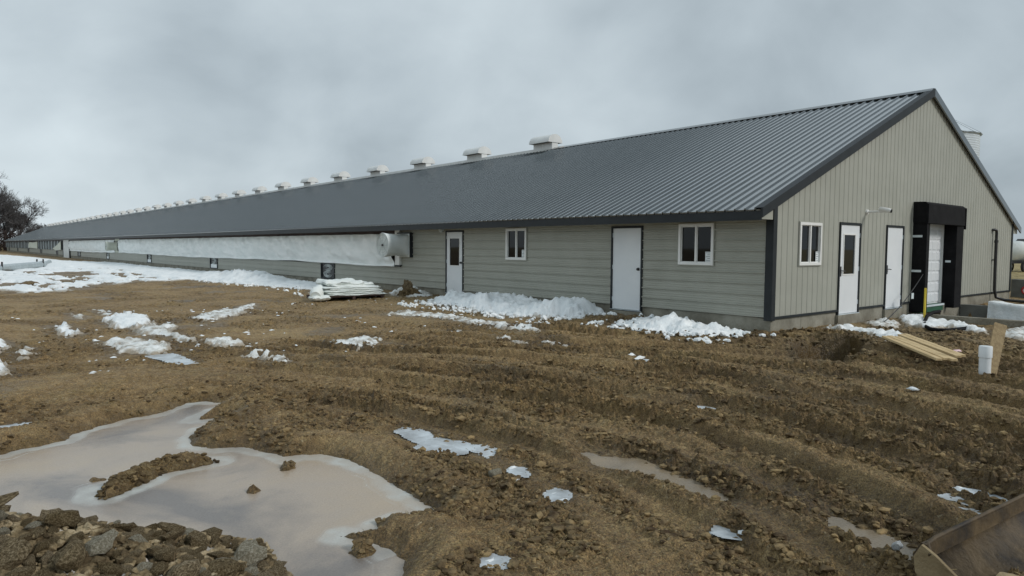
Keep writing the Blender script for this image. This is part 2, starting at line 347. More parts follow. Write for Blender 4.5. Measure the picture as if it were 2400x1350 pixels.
PIT  = [(-2.78,-2.02),(-0.73,-0.80),(0.55,-0.70),(0.95,-1.28),(0.35,-1.80),(-1.52,-2.50),(-2.61,-2.56)]
def blob(x, y, a, b, rot, n=11):
    return [(x+a*.8*math.cos(q)*math.cos(rot)-b*math.sin(q)*math.sin(rot), y+a*.8*math.cos(q)*math.sin(rot)+b*math.sin(q)*math.cos(rot)) for q in [2*math.pi*i/n for i in range(n)]]
ICES = [blob(-7.27, -5.80, .17, .05, 1.45), blob(-7.62, -5.76, .09, .03, 1.5), blob(-7.86, -5.92, .12, .05, 1.4), blob(-9.84, -3.96, .12, .05, .9), blob(-9.47, -5.08, .09, .05, 1.0),
        blob(-7.86, -4.66, .09, .03, 1.5), blob(-9.72, -3.38, .10, .04, 1.2), blob(-10.86, -4.52, .07, .05, .4), blob(-8.9, -2.2, .12, .04, 1.5), blob(-6.6, -3.0, .16, .04, 1.4), blob(-7.5, .2, .2, .05, 1.2)]
PUDDLES = [(PUD2, .235), (PUD3, .245), (PUD4, .24), (ICEA, .245), (ICEB, .27)] + [(q, None) for q in ICES]
ZP = .20

dth = .0028; half = R(44)
th_d = np.arange(-half, half, dth); th_c = np.linspace(half, 2*np.pi-half, 46)[:-1]
TH = np.concatenate([th_d, th_c]) + yaw; ND = len(th_d)
rr = [.25]
while rr[-1] < 2.55: rr.append(rr[-1]*1.12)
while rr[-1] < 14: rr.append(rr[-1]*1.0027)
while rr[-1] < 170: rr.append(rr[-1]*1.0050)
while rr[-1] < 5200: rr.append(rr[-1]*1.05)
RR = np.array(rr); NR, NT = len(RR), len(TH)
GX = CAM.x + RR[:, None]*np.sin(TH)[None, :]; GY = CAM.y + RR[:, None]*np.cos(TH)[None, :]

def base_height(x, y):
    b = .285 + .12*np.exp(-np.square(np.clip(-x, 0, 99)/2.6))*smooth(.5, 6, y)*(x < 1)
    b = b - .13*smooth(1.5, 4.5, x)*smooth(.5, -1.5, y)*smooth(-9, -4, y)*(1-smooth(9, 14, x))
    b = b - .10*smooth(25, 60, y)
    b = b + .13*np.exp(-np.square((x+11.9)/1.5)-np.square((y-2.4)/.9))        # mound behind the pond
    b = b + .17*np.exp(-np.square((x+12.6)/1.2)-np.square((y-9.8)/1.6))       # dark berm by the left edge
    b = b + .06*np.exp(-np.square((x+11.0)/.45)-np.square((y+4.15)/.32))      # bank beside the near end of the pond
    b = b + .05*np.exp(-np.square((x+10.95)/.5)-np.square((y+.25)/.35))
    b = b + .09*np.exp(-np.square((x-.6)/1.3)-np.square((y+2.75)/.55))        # spoil beside the pit
    b = b + .10*np.exp(-np.square((x-3.0)/1.0)-np.square((y+2.6)/.5))
    b = b + .05*fbm(x*.23+5, y*.23, 3)*(1-smooth(60, 160, np.hypot(x, y)))
    return b
def rut(x, y):
    global _U
    """wheel and track marks running along the barn's end: (weight, height, crest)"""
    w = smooth(-10.6, -9.2, x)*smooth(6.0, 3.0, y)*(1-smooth(.2, 2.2, x))
    yc = np.clip(y, -6.5, .3); f = -.20*(yc+2) - .085*np.square(yc+2) - .55*np.clip(y-.3, 0, 9)
    u = x - f + .22*perlin(x*.6, y*.25) + .06*perlin(x*1.7, y*1.1)
    _U = u; k = np.floor(u/.52+.22); a = np.mod(u/.52+.22, 1)
    crest = smooth(.40, .60, a)*smooth(1.0, .87, a)                 # slow rise, steep far shoulder
    amp = .25 + 1.0*np.mod(k*.618, 1) + .7*perlin(x*.7+3, y*.45)
    return w, (crest-.35)*.115*amp, crest
def clods(x, y):
    wx = x+.07*perlin(x*3.1, y*3.1)+.02*perlin(x*13, y*13); wy = y+.07*perlin(x*3.1+40, y*3.1)+.02*perlin(x*13+4, y*13)
    f1, f2, h = worley(wx*5.2, wy*5.2); g1, g2, k = worley(wx*12+9, wy*12); e1, e2, m = worley(wx*27+2, wy*27)
    c = np.clip(.60-f1, 0, 1)*(.2+h)*.080*smooth(.35, .6, h)
    c = c + np.clip(.62-g1, 0, 1)*.066*(.15+k) - .020*smooth(.15, .0, g2-g1)
    c = c + np.clip(.62-e1, 0, 1)*.040*(.2+m) - .006*smooth(.12, .0, e2-e1)
    return c
def soil_detail(x, y, crest, w, u):
    loose = smooth(-.22, .22, fbm(x*.55+3, y*.55, 4))*(1-w) + w*smooth(-.16, .20, fbm(u*1.5+3, y*.28, 4, .6))
    near = np.exp(-np.square(np.clip(np.hypot((x+11.6)/1.0, (y+1.2)/1.7)-1.1, 0, 9)/.75))
    loose = np.maximum(loose, near*smooth(-.30, .1, fbm(x*1.3+8, y*1.3, 3)))
    loose = np.clip(.16 + .50*loose + .74*crest*(.35+.65*loose), 0, 1.2)          # crumbled soil, pressed flat in between
    d = .050*fbm(x*1.5, y*1.5, 3)
    d = d + loose*(clods(x, y) + .050*np.abs(fbm(x*4.6, y*4.6, 4, .6)) + .022*fbm(x*19, y*19, 3, .6))
    d = d + .012*fbm(x*33+5, y*33, 3) - .038*loose
    lug = smooth(-.1, .5, np.sin((y+.7*np.abs(np.mod(u/.26, 1)-.5))*2*np.pi/.15))
    d = d + .016*lug*w*(1-crest)*smooth(.0, .22, fbm(u*1.1+50, y*.22, 2))*smooth(.5, .3, loose)
    return d, loose
far = smooth(150, 60, np.hypot(GX-CAM.x, GY-CAM.y))
BASE = base_height(GX, GY)
w_r, h_r, c_r = rut(GX, GY)
DET, LOOSE_DARK = soil_detail(GX, GY, c_r*w_r, w_r, _U)
DET = DET + h_r*w_r + RNG.normal(0, 1, DET.shape)*np.clip(RR[:, None]*dth, 0, .05)*(.05+.33*np.clip(LOOSE_DARK, 0, 1))
DET = DET*far
LOOSE_DARK = np.clip((LOOSE_DARK-.22)*1.15, 0, 1)
Z = BASE + DET
wet = np.zeros_like(Z); tan_ = np.zeros_like(Z)
def block(poly, pad):
    p = np.array(poly); x0, y0 = p.min(0)-pad; x1, y1 = p.max(0)+pad
    msk = (GX > x0) & (GX < x1) & (GY > y0) & (GY < y1); msk[:, ND:] = False
    ii = np.where(msk.any(1))[0]; jj = np.where(msk.any(0))[0]
    return slice(ii[0], ii[-1]+1), slice(jj[0], jj[-1]+1)
# pond bed
sl = block(POND, .9); bx, by = GX[sl], GY[sl]
d = sdf(POND, bx+.05*perlin(bx*4, by*4), by+.05*perlin(bx*4+9, by*4)); d = np.minimum(d, -sdf(ISLE, bx+.03*perlin(bx*6, by*6), by+.03*perlin(bx*6+3, by*6)))
SHORE_D = d + .02*fbm(bx*4, by*4, 3)
for (qx, qy, qr) in BUMPS:
    dd = np.hypot((bx-qx), (by-qy)*1.0)+.02*perlin(bx*22, by*22); d = np.minimum(d, dd-qr)
d = d + .055*fbm(bx*4, by*4, 4, .6) + .018*fbm(bx*17, by*17, 3)
POND_D = d; POND_SL = sl
zz_ = Z[sl]; lift = np.where(sdf(ISLE, bx, by) > -.03, .02, 0)
shore = ZP + np.clip(-d, 0, .5)*.75 + .6*np.clip(DET[sl], -.01, 1)*smooth(.04, -.03, d) + lift
bed = ZP - .02 - np.clip(d, 0, .4)*.5
k = smooth(.02, -.02, d); low = bed*(1-k)+shore*k
Z[sl] = np.where(d > -.5, low*(smooth(-.45, -.1, d)) + zz_*(1-smooth(-.45, -.1, d)), zz_)
wet[sl] = np.maximum(wet[sl], smooth(-.16, -.01, d)*.8)
PUD_D = []
for poly, zl in PUDDLES:
    sl = block(poly, .5); bx, by = GX[sl], GY[sl]; d = sdf(poly, bx, by)+.07*fbm(bx*6, by*6, 4, .65)
    if zl is None: zl = float(np.percentile(Z[sl][d > -.03], 35)); PUDDLES[len(PUD_D)] = (poly, zl); t = smooth(-.10, .0, d)
    else: t = smooth(-.22, .0, d)
    Z[sl] = Z[sl]*(1-t) + t*(zl-.012-np.clip(d, 0, .2)*.25 + .35*DET[sl]*smooth(.08, -.02, d))
    wet[sl] = np.maximum(wet[sl], smooth(-.25, 0, d)*.75); PUD_D.append((sl, d))
# damp patches and wet wheel tracks
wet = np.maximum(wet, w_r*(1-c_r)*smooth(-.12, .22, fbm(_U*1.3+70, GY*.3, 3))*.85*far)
wp = smooth(.22, .42, fbm(GX*.5+20, GY*.5+7, 3)); wet = np.maximum(wet, wp*.75*far)
# dug pit by the corner, loading-dock ramp
sl = block(PIT, .6); bx, by = GX[sl], GY[sl]; d = sdf(PIT, bx, by)+.07*fbm(bx*3, by*3, 3)
Z[sl] -= .85*smooth(-.04, .30, d); wet[sl] = np.maximum(wet[sl], smooth(-.25, .05, d)); LOOSE_DARK[sl] = np.maximum(LOOSE_DARK[sl], 1.6*smooth(-.05, .1, d))  # pit soil toned darker than the ground around it, through both masks
RX0, RX1 = 7.27, 11.2
t = smooth(RX0-.02, RX0+.03, GX)*smooth(RX1+.02, RX1-.03, GX)*smooth(.1, .02, GY)*smooth(-14, -12, GY); Z = Z*(1-t) + t*(-.62)
tan_ = np.maximum(tan_, smooth(2.2, 3.2, GX)*smooth(7.1, 6.2, GX)*smooth(-2.6, -1.6, GY)*smooth(.3, 0, GY))
tan_ = np.maximum(tan_, .8*smooth(-5.5, -1.5, GX)*smooth(.5, -.3, GX)*smooth(3, 6, GY)*smooth(16, 10, GY))
Z = np.where((GX > .3) & (GX < 15.9) & (GY > .3) & (GY < 200.9), .1, Z)          # level under the barn
field = smooth(19.5, 23, GX)*smooth(26, 19, GY*.2); field = np.maximum(field, smooth(210, 260, GY))
wet *= (1-field)
idx = np.arange(NR*NT).reshape(NR, NT)
def faces(ii, jj_next, ii2=None):
    a = idx[:-1, :]; b = idx[1:, :]; a2 = np.roll(a, -1, 1); b2 = np.roll(b, -1, 1)
    return np.stack([a, a2, b2, b], -1).reshape(-1, 4)
V = np.stack([GX, GY, Z], -1).reshape(-1, 3)
F = faces(None, None)
cx = len(V); V = np.vstack([V, [[CAM.x, CAM.y, .28]]])
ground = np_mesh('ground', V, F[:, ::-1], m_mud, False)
for nm, arr in (('wet', wet), ('field', field), ('tan', tan_), ('loose', LOOSE_DARK)):
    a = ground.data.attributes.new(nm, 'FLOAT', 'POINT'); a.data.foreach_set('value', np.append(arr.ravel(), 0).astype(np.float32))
tag(ground, kind='structure')
def ground_z(x, y):
    dx, dy = x-CAM.x, y-CAM.y; r = math.hypot(dx, dy); a = math.atan2(dx, dy)
    j = int(round((a-TH[0])/dth)); i = int(np.searchsorted(RR, r))
    return float(Z[min(i, NR-1), j]) if 0 <= j < ND else float(base_height(np.array(x), np.array(y)))

# layers that lie on the ground: the same sheet where it is covered
def layer(name, sl, z, keep, m, attr=None, kind=None, drop=.35, rel=None):
    """sheet of snow, ice or water over a block of the ground"""
    ii, jj = sl; sub = np.arange(z.size).reshape(z.shape)
    a, b, c, e_ = sub[:-1, :-1], sub[:-1, 1:], sub[1:, 1:], sub[1:, :-1]
    k = (keep[:-1, :-1] | keep[:-1, 1:] | keep[1:, 1:] | keep[1:, :-1])
    Fq = np.stack([a[k], e_[k], c[k], b[k]], -1)
    used = np.unique(Fq); remap = np.full(z.size, -1); remap[used] = np.arange(len(used))
    Vv = np.stack([GX[sl], GY[sl], z], -1).reshape(-1, 3)[used]
    o = np_mesh(name, Vv, remap[Fq], m)
    if attr is not None:
        at = o.data.attributes.new('ice', 'FLOAT', 'POINT'); at.data.foreach_set('value', attr.ravel()[used].astype(np.float32))
    if kind: o['kind'] = kind
    return o
bx, by = GX[POND_SL], GY[POND_SL]; d = SHORE_D
rim = .115+.10*fbm(bx*1.7, by*1.7, 3)
ice = smooth(rim+.05, rim-.03, d)*(.50+.5*smooth(-.3, .35, fbm(bx*2.2+31, by*2.2, 3)))*(.7+.3*smooth(-.2, .3, fbm(bx*9, by*9, 3)))
ice = np.maximum(ice, .5*np.exp(-np.square((d-rim-.06)/.008))*smooth(.05, .3, fbm(bx*1.3+9, by*1.3, 2)))
ice = np.where(by < -3.9, ice*.25, ice)
layer('puddle', POND_SL, np.full(d.shape, ZP), POND_D > -.04, m_pond, ice, 'structure')
for n_, (poly, zl) in enumerate(PUDDLES):
    sl, d = PUD_D[n_]; icy = n_ not in (1, 2)
    o = layer('puddle', sl, np.full(d.shape, zl), d > -.04, m_ice if icy else m_pud, np.full(d.shape, .0), 'structure')

# ------------------------------------------------------------------ snow
def patch(poly, thick, name='snow_patch', edge=.13, rag=.14, m=None, lumps=.05, freq=3.2):
    sl = block(poly, .35); bx, by = GX[sl], GY[sl]
    d = sdf(poly, bx, by) + rag*1.3*fbm(bx*1.7+4, by*1.7, 5, .65) + rag*.8*fbm(bx*8, by*8, 3, .6)
    f1, f2, h = worley(bx*5.5+.3*perlin(bx*6, by*6), by*5.5+.3*perlin(bx*6+3, by*6)); g1, g2, k = worley(bx*13, by*13)
    core = smooth(.05, .35, d)
    t = thick*smooth(-edge*.4, edge, d)*(.75+.5*h) - (1-core*.75)*.085*smooth(.25, .75, f1)
    t = t + lumps*smooth(-.02, edge, d)*(fbm(bx*freq, by*freq, 3)+np.clip(.6-g1, 0, 1)*k)
    z = np.where(Z[sl] < BASE[sl]-.18, Z[sl], BASE[sl] + .55*DET[sl]) + t + np.where(d < 0, d*.6, 0) - .008
    wet[sl] = np.maximum(wet[sl], .75*smooth(-.30, -.02, d))
    return layer(name, sl, z, d > -.08, m or m_snow, .85*smooth(.20, -.02, d))
def bank(poly, crest, name='snow_bank', run=.45, lump=.6, m=None, seed=0):
    """heap along the wall: crest is [(y, height)]"""
    sl = block(poly, .4); bx, by = GX[sl], GY[sl]
    d = sdf(poly, bx, by) + .26*fbm(bx*1.9+seed, by*1.9, 5, .65)
    ys = np.array([c[0] for c in crest]); hs = np.array([c[1] for c in crest]); o = np.argsort(ys)
    H = np.interp(by+.12*perlin(bx*2.5, by*2.5), ys[o], hs[o])
    wx = bx+.10*perlin(bx*4, by*4)+.04*perlin(bx*11, by*11); wy = by+.10*perlin(bx*4+5, by*4)+.04*perlin(bx*11+5, by*11)
    f1, f2, h = worley(wx*2.6+seed, wy*2.6); g1, g2, k = worley(wx*6.5+3, wy*6.5+seed); e1, e2, m3 = worley(wx*15+3, wy*15)
    body = H*smooth(-.02, run*1.5, d)*(.78+.9*fbm(bx*1.1+seed, by*1.1, 4, .55))
    rough = smooth(-.02, .18, d)*(np.clip(.62-g1, 0, 1)*(.1+k)*.20 + np.clip(.6-e1, 0, 1)*m3*.07 + .10*fbm(bx*6+seed, by*6, 4, .65))*np.clip(.35+H*1.6, 0, 1)*lump*1.7
    gap = .10*smooth(.3, .8, g1)*smooth(.38, .05, d)
    z = BASE[sl] + .35*DET[sl] + body + rough - gap + np.where(d < 0, d*.7, 0)
    wet[sl] = np.maximum(wet[sl], .75*smooth(-.45, -.02, d))
    return layer(name, sl, z, d > -.12, m or m_snow, .6*smooth(.22, -.02, d)+.22*smooth(.7, .0, d)*smooth(.0, .3, fbm(bx*2.2, by*2.2, 4)))
# drifts along the long wall
tag(bank([(-.06,10.95),(-1.0,11.1),(-1.83,9.94),(-2.14,8.38),(-2.3,6.79),(-2.51,5.5),(-2.0,4.5),(-1.04,4.05),(-.45,4.2),(-.06,4.45)],
         [(11,.12),(10.1,.34),(9.4,.25),(8.8,.22),(7.6,.36),(6.9,.26),(6.3,.18),(5.6,.22),(5.0,.36),(4.5,.46),(4.1,.4)], seed=1),
    'long lumpy heap of clean snow between the narrow glazed door and the wide white door', 'snow bank')
tag(bank([(-.05,3.35),(-1.5,3.0),(-1.9,2.46),(-2.0,1.6),(-1.97,1.0),(-2.0,.34),(-1.75,0.0),(-1.05,-.15),(-.4,.05),(-.05,.5)],
         [(3.3,.08),(2.95,.26),(2.1,.25),(1.65,.36),(1.2,.26),(.88,.22),(.3,.14),(-.1,.06)], run=.7, seed=12),
    'low snow heap under the two-pane window next to the dark corner post', 'snow bank')
tag(bank([(-.05,15.6),(-1.4,16.2),(-2.15,17.7),(-2.5,20.5),(-2.9,23.7),(-3.3,27.6),(-4.1,36.0),(-3.2,48.0),(-2.5,62.0),(-.05,64.0)],
         [(15.5,.1),(17.5,.2),(19,.1),(20.9,.16),(22.5,.12),(23.5,.24),(25.2,.44),(26.1,.50),(27.9,.40),(31,.28),(35,.14),(42,.18),(50,.2),(58,.24),(64,.2)], run=1.0, seed=23),
    'long snow drift running along the wall below the white curtain', 'snow bank')
tag(bank([(-.4,13.6),(-1.05,14.1),(-1.35,13.2),(-1.3,12.0),(-.8,11.6),(-.1,12.2),(-.1,13.5)], [(13.6,.2),(13,.26),(12.2,.18),(11.7,.08)], run=.4, seed=31, m=m_snowd),
    'small dirty snow heap around the brown soil clump by the folded sheets', 'snow bank')
# the wide snowy stretch far along the wall
SF = [(-9.5,210),(-7.7,160),(-4.9,140),(-3.2,115),(-2.2,80),(-.2,69),(-.1,65),(-.1,47),(-.37,38.7),(-1.2,33.0),(-2.42,29.4),(-4.46,29.0),(-5.38,29.1),(-7.92,27.3),(-8.41,24.8),(-9.69,23.2),(-10.88,22.9),(-11.39,24.9),(-12.4,25.4),(-16,30),(-30,80),(-30,210)]
sl = block(SF, .5); bx, by = GX[sl], GY[sl]
d = sdf(SF, bx, by) + .55*fbm(bx*.8+2, by*.5, 4, .55)
holes = smooth(-.02, .13, fbm(bx*.75+11, by*.26+3, 5, .66))*smooth(75, 38, by)*smooth(-.2, .8, sdf(SF, bx, by))
for (hx, hy, ha, hb) in ((-7.2,41,1.5,3.5),(-6.6,45,1.2,2.0),(-8.2,32,.8,1.6),(-5.2,33,.9,1.3),(-3.6,38,.7,3.2)):
    holes = np.maximum(holes, smooth(1.25, .75, np.hypot((bx-hx)/ha, (by-hy)/hb)+.5*fbm(bx*1.5, by*.7, 3)))
thk = .08*smooth(-.1, .5, d) + .13*fbm(bx*.9, by*.5, 5, .6)*smooth(0, 1, d) + .12*np.abs(fbm(bx*2.0, by*1.1, 4, .6))*smooth(0, .6, d)
zf = BASE[sl] + .3*DET[sl] + thk - .26*holes + np.where(d < 0, d*.35, 0)
wet[sl] = np.maximum(wet[sl], .6*smooth(-.6, 0, d))
layer('snow_field', sl, zf, (d > -.3) & (holes < .98), m_snow, np.maximum(.8*smooth(.5, -.1, d), smooth(.2, .9, holes)), 'structure')
P = [
 ([(-10.36,10.29),(-10.04,11.21),(-9.61,11.54),(-9.43,10.40),(-9.50,9.2),(-9.95,8.6),(-10.35,9.0)], .14, 'thick white snow slab topping the largest melting patch on the mud'),
 ([(-9.95,8.7),(-9.27,8.95),(-9.23,8.41),(-9.56,7.72),(-9.57,6.47),(-9.49,5.67),(-9.09,5.73),(-8.95,5.12),(-9.35,4.55),(-9.65,5.3),(-9.85,6.9),(-10.25,7.9)], .07, 'broken snow strip trailing from the thick slab towards the small ice sheet'),
 ([(-10.05,5.9),(-10.35,4.75),(-10.62,4.75),(-10.78,5.06),(-11.04,5.05),(-10.92,5.95),(-11.02,6.83),(-10.6,6.8),(-10.25,7.0)], .07, 'crumbly snow patch just above the thin grey ice sheet'),
 ([(-8.60,10.16),(-7.78,11.31),(-7.16,11.92),(-5.87,13.65),(-5.88,13.08),(-7.20,10.45),(-7.88,9.63),(-8.47,9.24)], .05, 'slanting thin snow patch in the open mud below the folded sheets'),
 ([(-8.06,4.03),(-7.61,4.39),(-7.13,4.48),(-6.79,4.78),(-6.83,3.87),(-7.25,3.42),(-7.67,3.10),(-7.82,3.59)], .045, 'arrow-shaped snow patch in the middle of the mud'),
 ([(-4.31,8.35),(-3.47,8.47),(-3.33,7.64),(-3.20,6.85),(-3.38,5.71),(-3.30,4.58),(-3.30,3.56),(-3.74,2.91),(-3.92,3.22),(-3.87,4.42),(-3.82,5.46),(-3.84,6.67),(-4.07,7.49)], .05, 'long thin snow strip in front of the big snow heap by the doors'),
 ([(-11.33,9.50),(-11.04,9.76),(-11.08,8.01),(-11.29,7.77),(-11.48,8.31)], .09, 'compact snow lump beside the dark soil berm'),
 ([(-10.63,12.95),(-10.46,11.90),(-10.66,11.08),(-10.79,11.41)], .04, 'small diamond-shaped snow scrap above the compact snow lump'),
 ([(-10.02,13.98),(-9.69,13.28),(-9.76,12.04),(-10.06,12.13)], .03, 'faint snow smear just above the thick snow slab'),
 ([(-12.80,5.4),(-12.50,5.17),(-12.39,4.63),(-12.44,3.95),(-12.58,3.68),(-12.80,3.9)], .12, 'rounded snow lump cut by the frame edge above the small icy puddle'),
 ([(-12.55,7.93),(-12.23,7.75),(-12.24,6.77),(-12.43,6.32),(-12.6,6.41)], .09, 'snow lump at the frame edge in front of the dark soil berm'),
 ([(-12.25,6.18),(-12.00,6.77),(-11.98,5.98),(-12.17,5.42),(-12.28,5.40)], .06, 'small snow scrap between the frame edge lumps and the crumbly patch'),
 ([(-9.47,3.77),(-9.24,3.80),(-9.00,3.68),(-9.10,3.38),(-9.00,2.66),(-9.34,2.35),(-9.28,3.05),(-9.42,3.29)], .05, 'little curled snow scrap on the mud beyond the pond'),
 ([(-4.93,4.56),(-4.80,3.91),(-4.93,3.60),(-5.14,4.20)], .035, 'thin snow sliver below the long snow strip'),
 ([(-4.92,3.0),(-4.70,2.66),(-5.00,1.68),(-5.18,2.03)], .03, 'pale snow streak in a wheel rut facing the wide white door'),
 ([(-4.49,2.05),(-4.32,1.77),(-4.56,1.22),(-4.80,1.53)], .03, 'short snow streak beyond the wheel rut facing the wide white door'),
 ([(1.77,-0.22),(2.60,-0.2),(2.2,-1.2),(2.10,-1.75),(1.2,-2.25),(0.50,-2.10),(0.75,-1.75),(1.30,-1.38),(1.55,-0.85)], .09, 'snow strip curving from the gable door to the lumber pile'),
 ([(6.17,-0.07),(7.1,-.06),(7.1,-0.6),(6.95,-1.3),(6.25,-1.80),(5.22,-2.52),(5.10,-2.17),(5.59,-1.48),(4.66,-1.36),(5.04,-0.70)], .11, 'snow mound at the foot of the loading dock under the black hose'),
 ([(5.65,-2.40),(6.75,-2.60),(6.85,-2.9),(4.30,-3.55),(3.96,-3.33),(4.29,-2.80)], .06, 'snow patch along the concrete kerb behind the leaning stake'),
 ([(4.20,-0.05),(5.43,-0.03),(5.34,-0.48),(4.16,-0.97),(3.58,-0.59)], .07, 'snow scatter below the second gable door'),
]
for poly, t, lab in P:
    tag(patch(poly, t*.75+.015, rag=.18 if t > .05 else .22, m=m_snowd if t <= .08 else None, lumps=.055), lab, 'snow patch')
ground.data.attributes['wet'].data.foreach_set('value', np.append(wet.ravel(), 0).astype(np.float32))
# single bits of snow and ice scattered over the mud
SP = [(-4.63,-0.39,.09),(-4.39,-0.01,.10),(-4.78,-0.64,.06),(-3.93,-4.13,.07),(-3.67,-4.11,.05),(-2.56,-1.98,.10),(-2.45,-2.1,.06),(-5.43,-1.21,.05),(-5.37,-1.34,.04),(-7.84,-4.61,.035),(-9.46,-5.06,.05),(-9.45,-5.17,.035),(-9.5,-5.0,.04),
      (-9.86,-4.03,.05),(-9.82,-3.90,.045),(-9.86,-3.85,.035),(-9.70,-3.28,.035),(-9.85,-3.50,.035),(-10.87,-4.50,.05),(-10.9,-4.56,.045),(-10.82,-4.61,.03),(-7.28,-5.78,.06),(-7.31,-5.88,.05),(-7.83,-5.92,.05),(-7.21,-5.64,.035)]
V_, F_ = [], []
for k in range(420):
    x, y = random.uniform(-12, -1), random.uniform(2.5, 13) ; 
    if x*1.0 > -1.5 or sdf(POND, np.array([x]), np.array([y]))[0] > -.1: continue
    if fbm(np.array([x*.5]), np.array([y*.5+30]), 3)[0] < .02: continue
    SP.append((x, y, random.uniform(.012, .05)))
for (x, y, s) in SP:
    z = ground_z(x, y); n = 7; k = len(V_); a0 = random.random()*6
    st = random.uniform(.5, 1.6)
    for lvl, (q, h) in enumerate(((1.0, -.02), (.85, .22), (.45, .42))):
        for i in range(n):
            a = a0+2*math.pi*i/n; r = s*q*random.uniform(.6, 1.25); V_.append((x+r*math.cos(a)*st, y+r*math.sin(a)/st, z+s*h*random.uniform(.6, 1.2)))
    V_.append((x, y, z+s*.48))
    for l in range(2):
        for i in range(n): F_.append((k+l*n+i, k+l*n+(i+1) % n, k+(l+1)*n+(i+1) % n, k+(l+1)*n+i))
    for i in range(n): F_.append((k+2*n+i, k+2*n+(i+1) % n, k+3*n))
mb = MB(); mb.add(V_, F_, True); tag(mb.build('snow_crumbs', m_snow), kind='stuff')

# ------------------------------------------------------------------ barn
W, LEN = 16.194, 201.3; ZS, ZE, ZR = .612, 2.838, 6.436; OV, RK = .59, .06
SLOPE = (ZR-ZE)/(W/2+OV)
def roof_z(x): return ZE + (min(x, W-x)+OV)*SLOPE
barn = empty('barn', (0, 0, 0), 0, 'very long grey-green steel barn with a dark ribbed roof and white ridge vents', 'barn')
RIB = .2286
# roof sheets
prof = []
for k in range(4):
    o = k*RIB
    prof += [(o, 0), (o+.084, 0), (o+.106, .030), (o+.122, .030), (o+.144, 0)]
prof.append((4*RIB, 0))
def sheet(name, sgn):
    x_e, x_r = (-OV-.03, W/2-.02) if sgn > 0 else (W+OV+.03, W/2+.02)
    nz, nx = 1/math.hypot(1, SLOPE), SLOPE/math.hypot(1, SLOPE)*sgn
    vs = []
    for xx in (x_e, x_r):
        zb = ZE + (abs(xx-(-OV)) if sgn > 0 else abs(W+OV-xx))*SLOPE*(1 if (xx > -OV and xx < W+OV) else -1)
        for (s_, h) in prof: vs.append((xx-nx*h, s_, zb+nz*h))
    n = len(prof); fs = [(i, i+1, n+i+1, n+i) for i in range(n-1)]
    # turned-down end of each sheet at the eave
    for i in range(n): vs.append((vs[i][0]+.004*sgn, vs[i][1], vs[i][2]-.03))
    fs += [(2*n+i, 2*n+i+1, i+1, i) for i in range(n-1)]
    mb = MB(); mb.add(vs, fs); return mb
sh = sheet('roof_panel', 1).mesh('roof_panel', m_roof)
n_sheets = int(math.ceil((LEN+.15)/.9144))
for k in range(n_sheets):
    o = link(bpy.data.objects.new('roof_panel', sh), barn); o.location = (0, -RK+k*.9144, 0)
Y1 = -RK+n_sheets*.9144
mb = MB(); mb.prism([(W/2, ZR-.005), (W+OV+.03, ZE-.012), (W+OV+.03, ZE-.05), (W/2, ZR-.06)], 1, -RK, Y1); mb.build('rear_roof_slope', m_roof, barn)
mb = MB(); mb.prism([(-OV+.03, ZE-.03), (W/2-.03, ZR-.045), (W/2-.03, ZR-.12), (-OV+.03, ZE-.12)], 1, -RK+.03, Y1-.02); mb.build('roof_deck', m_board, barn)
mb = MB(); mb.prism([(W/2-.19, ZR-.035), (W/2-.17, ZR-.020), (W/2-.03, ZR+.062), (W/2+.03, ZR+.062), (W/2+.17, ZR-.020), (W/2+.19, ZR-.035), (W/2, ZR+.03)], 1, -RK-.03, 15.6); mb.build('ridge_cap', m_roof, barn)
mb = MB(); mb.box(W/2-.16, W/2+.16, 16.3, Y1-.4, ZR-.10, ZR+.075); mb.build('ridge_curb', m_vent, barn)
mb = MB(); mb.box(-OV-.012, -OV+.028, -RK-.005, Y1, ZE-.225, ZE-.018); mb.build('eave_fascia', m_trim, barn)
mb = MB(); mb.box(-OV+.028, -.004, .004, Y1, ZE-.20, ZE-.18); mb.build('eave_soffit', m_siding, barn)
# rake trim along both edges of the gable
for sg in (0, 1):
    f = (lambda x: x) if sg == 0 else (lambda x: W-x)
    a, b = -OV-.035, W/2
    za, zb = ZE-.012, ZR+.03
    mb = MB(); P8 = [(f(a), za+.035), (f(b), zb+.02), (f(b), zb-.19), (f(a), za-.165)]
    mb.prism(P8, 1, -RK-.06, -RK-.02); mb.prism([(f(a), za+.035), (f(b), zb+.02), (f(b), zb+.008), (f(a), za+.023)], 1, -RK-.02, -RK+.13)
    mb.build('rake_trim', m_trim if sg == 0 else m_roof, barn)
    mb = MB(); mb.prism([(f(-OV+.03), ZE-.20), (f(-.002), ZE-.20), (f(-.002), ZE+OV*SLOPE-.09), (f(-OV+.03), ZE-.075)], 1, -.012, .02)
    mb.build('eave_return', m_siding, barn)
# long-wall siding courses
OPEN_L = [(10.795, 11.81, .50, 2.585), (3.378, 4.396, .50, 2.585), (1.39, 2.322, 1.669, 2.60), (7.67, 8.603, 1.669, 2.60)]
VENTS = [(20.31, 21.55), (36.45, 37.83), (53.39, 54.7), (71.0, 72.15), (88.8, 90.75), (108.8, 110.4), (128.3, 130.1), (148.8, 150.8), (170.9, 173.0), (193.2, 195.4)]
VZ0, VZ1 = .655, 1.26
OPEN_L += [(a, b, VZ0, VZ1) for a, b in VENTS]
OPEN_L += [(96.95, 102.9, -1, 3)]
CP = [(0, .002), (.005, .034), (.024, .036), (.034, .0), (.078, .0), (.084, .008), (.096, .008), (.102, 0), (.128, 0), (.134, .008), (.146, .008), (.152, 0), (.180, 0), (.186, .008), (.198, .008), (.204, 0), (.2286, .0)]
cz = np.array([p[0] for p in CP]); cd = np.array([p[1] for p in CP])
